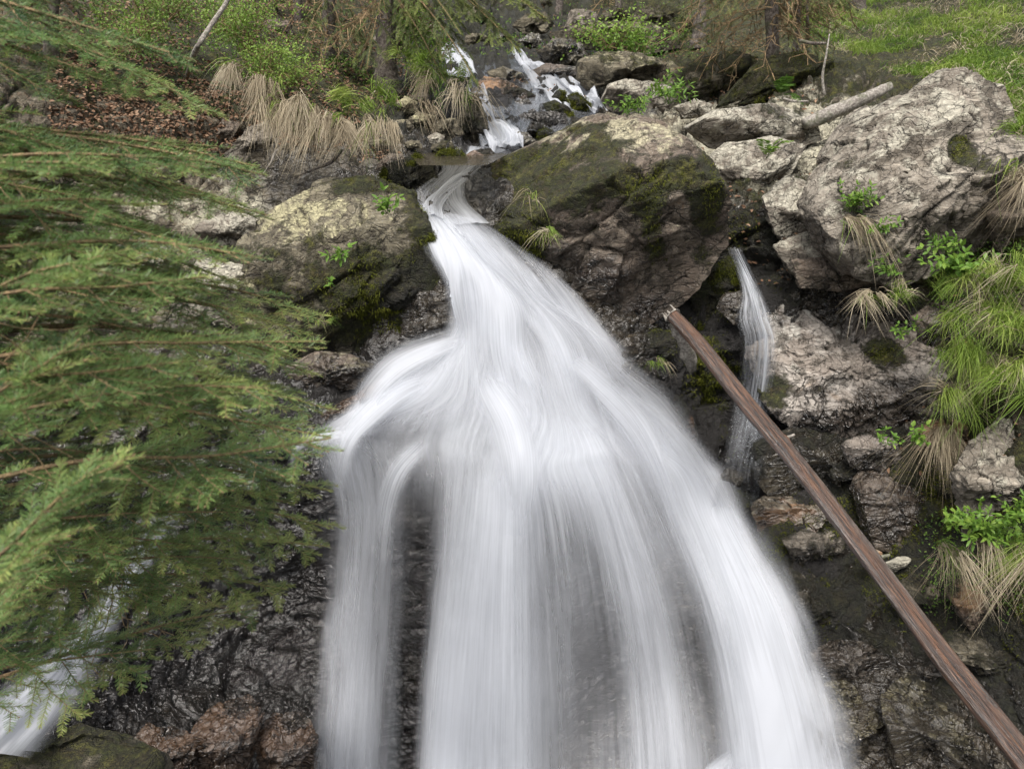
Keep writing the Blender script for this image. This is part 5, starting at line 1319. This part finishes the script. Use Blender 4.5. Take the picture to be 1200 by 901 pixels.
tussock('grass_tussock', 'dead straw tuft hanging below the lowest green tuft of the right bank', 'tussock', P(1104, 505, 4.6), 320, .26, .004, .05, 1.3, lean=(-.2, -1, 0), leanw=1.2, up=(-.1, -.6, .4), dry=1.0, seed=60)
tussock('grass_tussock', 'dry straw hanging at the edge beside the tall lichen covered boulder', 'tussock', P(1192, 205, 5.2), 300, .34, .005, .07, 1.1, lean=(-.1, -1, 0), leanw=1.2, up=(0, -.5, .5), dry=.9, seed=61)
tussock('grass_tussock', 'green grass tuft behind the shoulder of the tall lichen covered boulder', 'tussock', P(1194, 160, 5.6), 320, .34, .006, .09, .9, lean=(-.4, -.7, 0), dry=.1, seed=62, tint=.55)
tussock('grass_tussock', 'thin straw tuft hanging in the cleft under the tall lichen covered boulder', 'tussock', P(995, 255, 5.3), 160, .28, .004, .03, 1.3, lean=(0, -1, 0), up=(0, -.6, .3), dry=.95, seed=63)
tussock('grass_tussock', 'small straw tuft on the top edge of the wet pinkish slab', 'tussock', P(1010, 345, 5.0), 160, .16, .004, .03, 1.2, lean=(0, -1, 0), up=(0, -.6, .4), dry=.8, seed=64)
tussock('grass_tussock', 'small green tuft on the ledge above the wet pinkish slab', 'tussock', P(1055, 345, 4.95), 240, .18, .004, .08, .9, dry=.5, seed=65)
tussock('grass_tussock', 'dangling green grass under the ferny herbs at the lower right', 'tussock', P(1165, 640, 3.7), 420, .30, .0035, .09, 1.2, lean=(-.15, -1, 0), leanw=1.2, up=(0, -.5, .6), dry=.45, seed=66, sx=1.3, tint=.55)
tussock('grass_tussock', 'thin grass fringe left of the ferny herbs at the lower right', 'tussock', P(1110, 640, 3.95), 160, .24, .003, .04, 1.2, lean=(-.2, -1, 0), up=(0, -.5, .6), dry=.5, seed=67, tint=.5)
tussock('grass_tussock', 'dangling straw at the edge right of the ferny herbs', 'tussock', P(1200, 640, 3.6), 260, .28, .0035, .06, 1.2, lean=(-.1, -1, 0), up=(0, -.5, .6), dry=.6, seed=68)
tussock('grass_tussock', 'few yellow blades on the left side of the huge boulder', 'tussock', P(622, 232, 5.35), 26, .24, .007, .015, 1.1, lean=(-.2, -1, 0), dry=.6, seed=69, tint=.7)
tussock('grass_tussock', 'small green tuft low on the left side of the huge boulder', 'tussock', P(642, 272, 5.3), 120, .16, .004, .04, 1.1, lean=(-.2, -1, 0), dry=.3, seed=70, tint=.6)
tussock('grass_tussock', 'tiny grass tuft at the lower edge of the big rounded boulder', 'tussock', P(378, 378, 5.1), 90, .12, .003, .03, .9, dry=.2, seed=71, tint=.6)
tussock('grass_tussock', 'small green tuft at the foot of the mossy rock behind the log', 'tussock', P(768, 425, 5.4), 80, .14, .004, .03, 1.0, dry=.3, seed=72, tint=.5)

# herbs and ferns
leafy('herb', 'fresh green herb growing at the top right of the big rounded boulder', 'plant', P(455, 252, 5.1), .22, 6, .06, .03, 4, .35, 1, tint=.6)
leafy('herb', 'small broad leaved herb in the middle of the big rounded boulder', 'plant', P(400, 306, 5.02), .14, 6, .07, .028, 2, .6, 2, tint=.6)
leafy('herb', 'single bright leaf sprig low on the big rounded boulder', 'plant', P(392, 336, 5.0), .07, 3, .05, .03, 1, .5, 3, tint=.7)
leafy('herb', 'bright leafy herb in the cleft left of the tall lichen covered boulder', 'plant', P(995, 248, 5.35), .22, 14, .05, .02, 6, .5, 4, tint=.65)
leafy('herb', 'smaller leafy herb hanging below the bright one in the cleft', 'plant', P(1016, 278, 5.2), .2, 9, .045, .02, 5, .6, 5, tint=.55)
leafy('herb', 'broad cluster of leafy herbs at the top of the right bank', 'plant', P(1112, 322, 4.95), .24, 20, .06, .03, 5, .7, 6, tint=.6)
leafy('herb', 'leafy herb reaching over the right bank above the broad cluster', 'plant', P(1108, 300, 5.1), .24, 7, .05, .02, 5, .5, 7, tint=.5)
leafy('herb', 'leafy sprig with rounded leaves on the mossy wall', 'plant', P(1070, 522, 4.35), .2, 5, .05, .028, 4, .35, 8, tint=.6)
leafy('herb', 'small leafy sprig left of the rounded leaves on the mossy wall', 'plant', P(1036, 520, 4.45), .1, 6, .04, .022, 2, .7, 9, tint=.55)
leafy('herb', 'small green sprig on the right end of the wet pinkish slab', 'plant', P(1063, 392, 4.9), .12, 7, .045, .02, 3, .7, 10, tint=.6)
leafy('herb', 'little herb beneath the cleft, above the wet pinkish slab', 'plant', P(1040, 322, 5.1), .16, 8, .045, .018, 4, .7, 11, tint=.5)
leafy('herb', 'large clump of ferny herbs at the lower right', 'plant', P(1140, 628, 3.75), .26, 22, .05, .02, 7, .55, 12, tint=.65)
leafy('herb', 'leafy stems rising at the left end of the ferny herbs', 'plant', P(1112, 620, 3.9), .24, 6, .045, .022, 6, .3, 13, tint=.7)
leafy('herb', 'ferny herb at the very edge of the lower right', 'plant', P(1190, 615, 3.6), .22, 12, .045, .02, 6, .5, 14, tint=.6)
fern('fern', 'small pale green fern on the ledge between the two great boulders', 'plant', P(898, 186, 6.3), .26, 4, 1, tint=.75)
fern('fern', 'dark green fern below the mossy slab near the old grey log', 'plant', P(915, 112, 7.9), .3, 6, 2, tint=.3)
leafy('herb', 'pale green herbs on top of the huge boulder', 'plant', P(745, 138, 6.6), .22, 12, .05, .022, 5, .7, 15, tint=.6)
leafy('herb', 'bushy herb behind the huge boulder, beside the rounded pale one', 'plant', P(783, 122, 8.1), .34, 16, .07, .03, 5, .6, 16, tint=.6)
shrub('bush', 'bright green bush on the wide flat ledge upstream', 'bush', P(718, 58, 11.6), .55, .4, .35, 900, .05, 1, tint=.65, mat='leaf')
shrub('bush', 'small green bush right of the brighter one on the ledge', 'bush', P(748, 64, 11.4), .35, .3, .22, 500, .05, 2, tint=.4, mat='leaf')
leafy('herb', 'pale leafy herb near the mound left of the fir', 'plant', P(795, 52, 11.2), .25, 8, .07, .035, 4, .6, 17, tint=.6)
for k, (x, y, Y, rx, rz, n, tn, lab) in enumerate([
    (178, 40, 7.6, .45, .4, 1500, .45, 'bilberry bush at the top left, behind the spruce tips'),
    (150, 62, 7.2, .35, .3, 900, .5, 'smaller bilberry bush below the top left one'),
    (205, 22, 8.2, .4, .35, 1100, .4, 'bilberry bush just left of the dead stem'),
    (292, 62, 7.6, .5, .45, 2200, .6, 'bright rounded bilberry bush right of the dead stem'),
    (315, 88, 7.3, .35, .25, 1200, .6, 'low bilberry bush spreading towards the overhanging straw'),
    (262, 40, 8.0, .35, .35, 1000, .3, 'dark bilberry bush behind the bright rounded one'),
    (345, 100, 7.2, .3, .2, 800, .65, 'low bright leaves between the bilberries and the overhanging straw')]):
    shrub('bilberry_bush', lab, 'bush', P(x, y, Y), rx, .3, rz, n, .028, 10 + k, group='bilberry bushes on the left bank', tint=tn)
shrub('bush', 'fresh green bush under the drooping branches by the top cascade', 'bush', P(485, 50, 9.3), .35, .3, .4, 900, .04, 30, tint=.55, mat='leaf')
shrub('bush', 'green bush hanging left of the stream behind the mossy trunk', 'bush', P(500, 75, 9.0), .25, .3, .3, 600, .04, 31, tint=.6, mat='leaf')
# thin bare twigs over the lower left stream
for k, (x, y, lab) in enumerate([(105, 690, 'tangle of thin dead twigs hanging over the lower left stream'), (130, 720, 'second tangle of dead twigs, nearer the dark wall')]):
    r2 = np.random.RandomState(70 + k); b0, b1 = [], []
    root = empty('dead_twigs', P(x, y, 2.6), lab, 'twigs')
    for _ in range(16):
        q = P(x + r2.uniform(-30, 30), y - 60 + r2.uniform(-20, 10), 2.5); d = np.array([r2.normal(0, .4), r2.normal(0, .2), -1.0])
        for s in range(9):
            d = nrm(d + r2.normal(0, .28, 3)); e = q + d * .055; b0.append(q); b1.append(e); q = e
    g = Geo(); stems(g, b0, b1, .0022, .0018); g.build('twigs', M['twig'], root)

# moss pile: short fuzz standing on the mossy cushions
r = np.random.RandomState(77)
g = Geo()
def fuzz_on(co, nv, mo, n, ln):
    wgt = np.clip(mo - .42, 0, .5) * (fbm(co * 4.5, 4, 91) > -.02)
    if wgt.sum() < 1e-6: return
    i = r.choice(len(co), n, p=wgt / wgt.sum())
    p = co[i] + r.normal(0, .012, (n, 3))
    c2 = fbm(p * 9, 3, 92)
    blades(g, p, nrm(nv[i] + r.normal(0, .45, (n, 3)) + np.array([0, 0, .2])), nrm(r.normal(0, 1, (n, 3)) + np.array([0, 0, -.8])), ln * r.uniform(.5, 1.4, n) * (1 + .8 * c2), .006, .6, r, .35 + .6 * c2 , seg=3)
inside = ((GX > -10) & (GX < 1210) & (GY > -10) & (GY < 911)).ravel()
fuzz_on(B1[inside], Nn.reshape(-1, 3)[inside], sk[0][inside], 45000, .02)
for o in ROCKS:
    me = o.data; n = len(me.vertices)
    mo = np.empty(n, np.float32); me.attributes['moss'].data.foreach_get('value', mo)
    co = np.empty(n * 3, np.float32); me.vertices.foreach_get('co', co); co = co.reshape(-1, 3) + np.array(o.location)
    no = np.empty(n * 3, np.float32); me.vertex_normals.foreach_get('vector', no); no = no.reshape(-1, 3)
    f = (no * -co).sum(1) > 0
    k = int(min(9000, np.clip(mo[f] - .42, 0, .5).sum() * 6))
    if k > 30: fuzz_on(co[f], no[f], mo[f], k, .018)
M['moss'] = leaf_material('moss_pile', (.030, .034, .006), (.085, .095, .013), (.155, .155, .03), .8, .15, .1)
tag(g.build('moss', M['moss'], origin=(0, 6, -1)), kind='stuff')
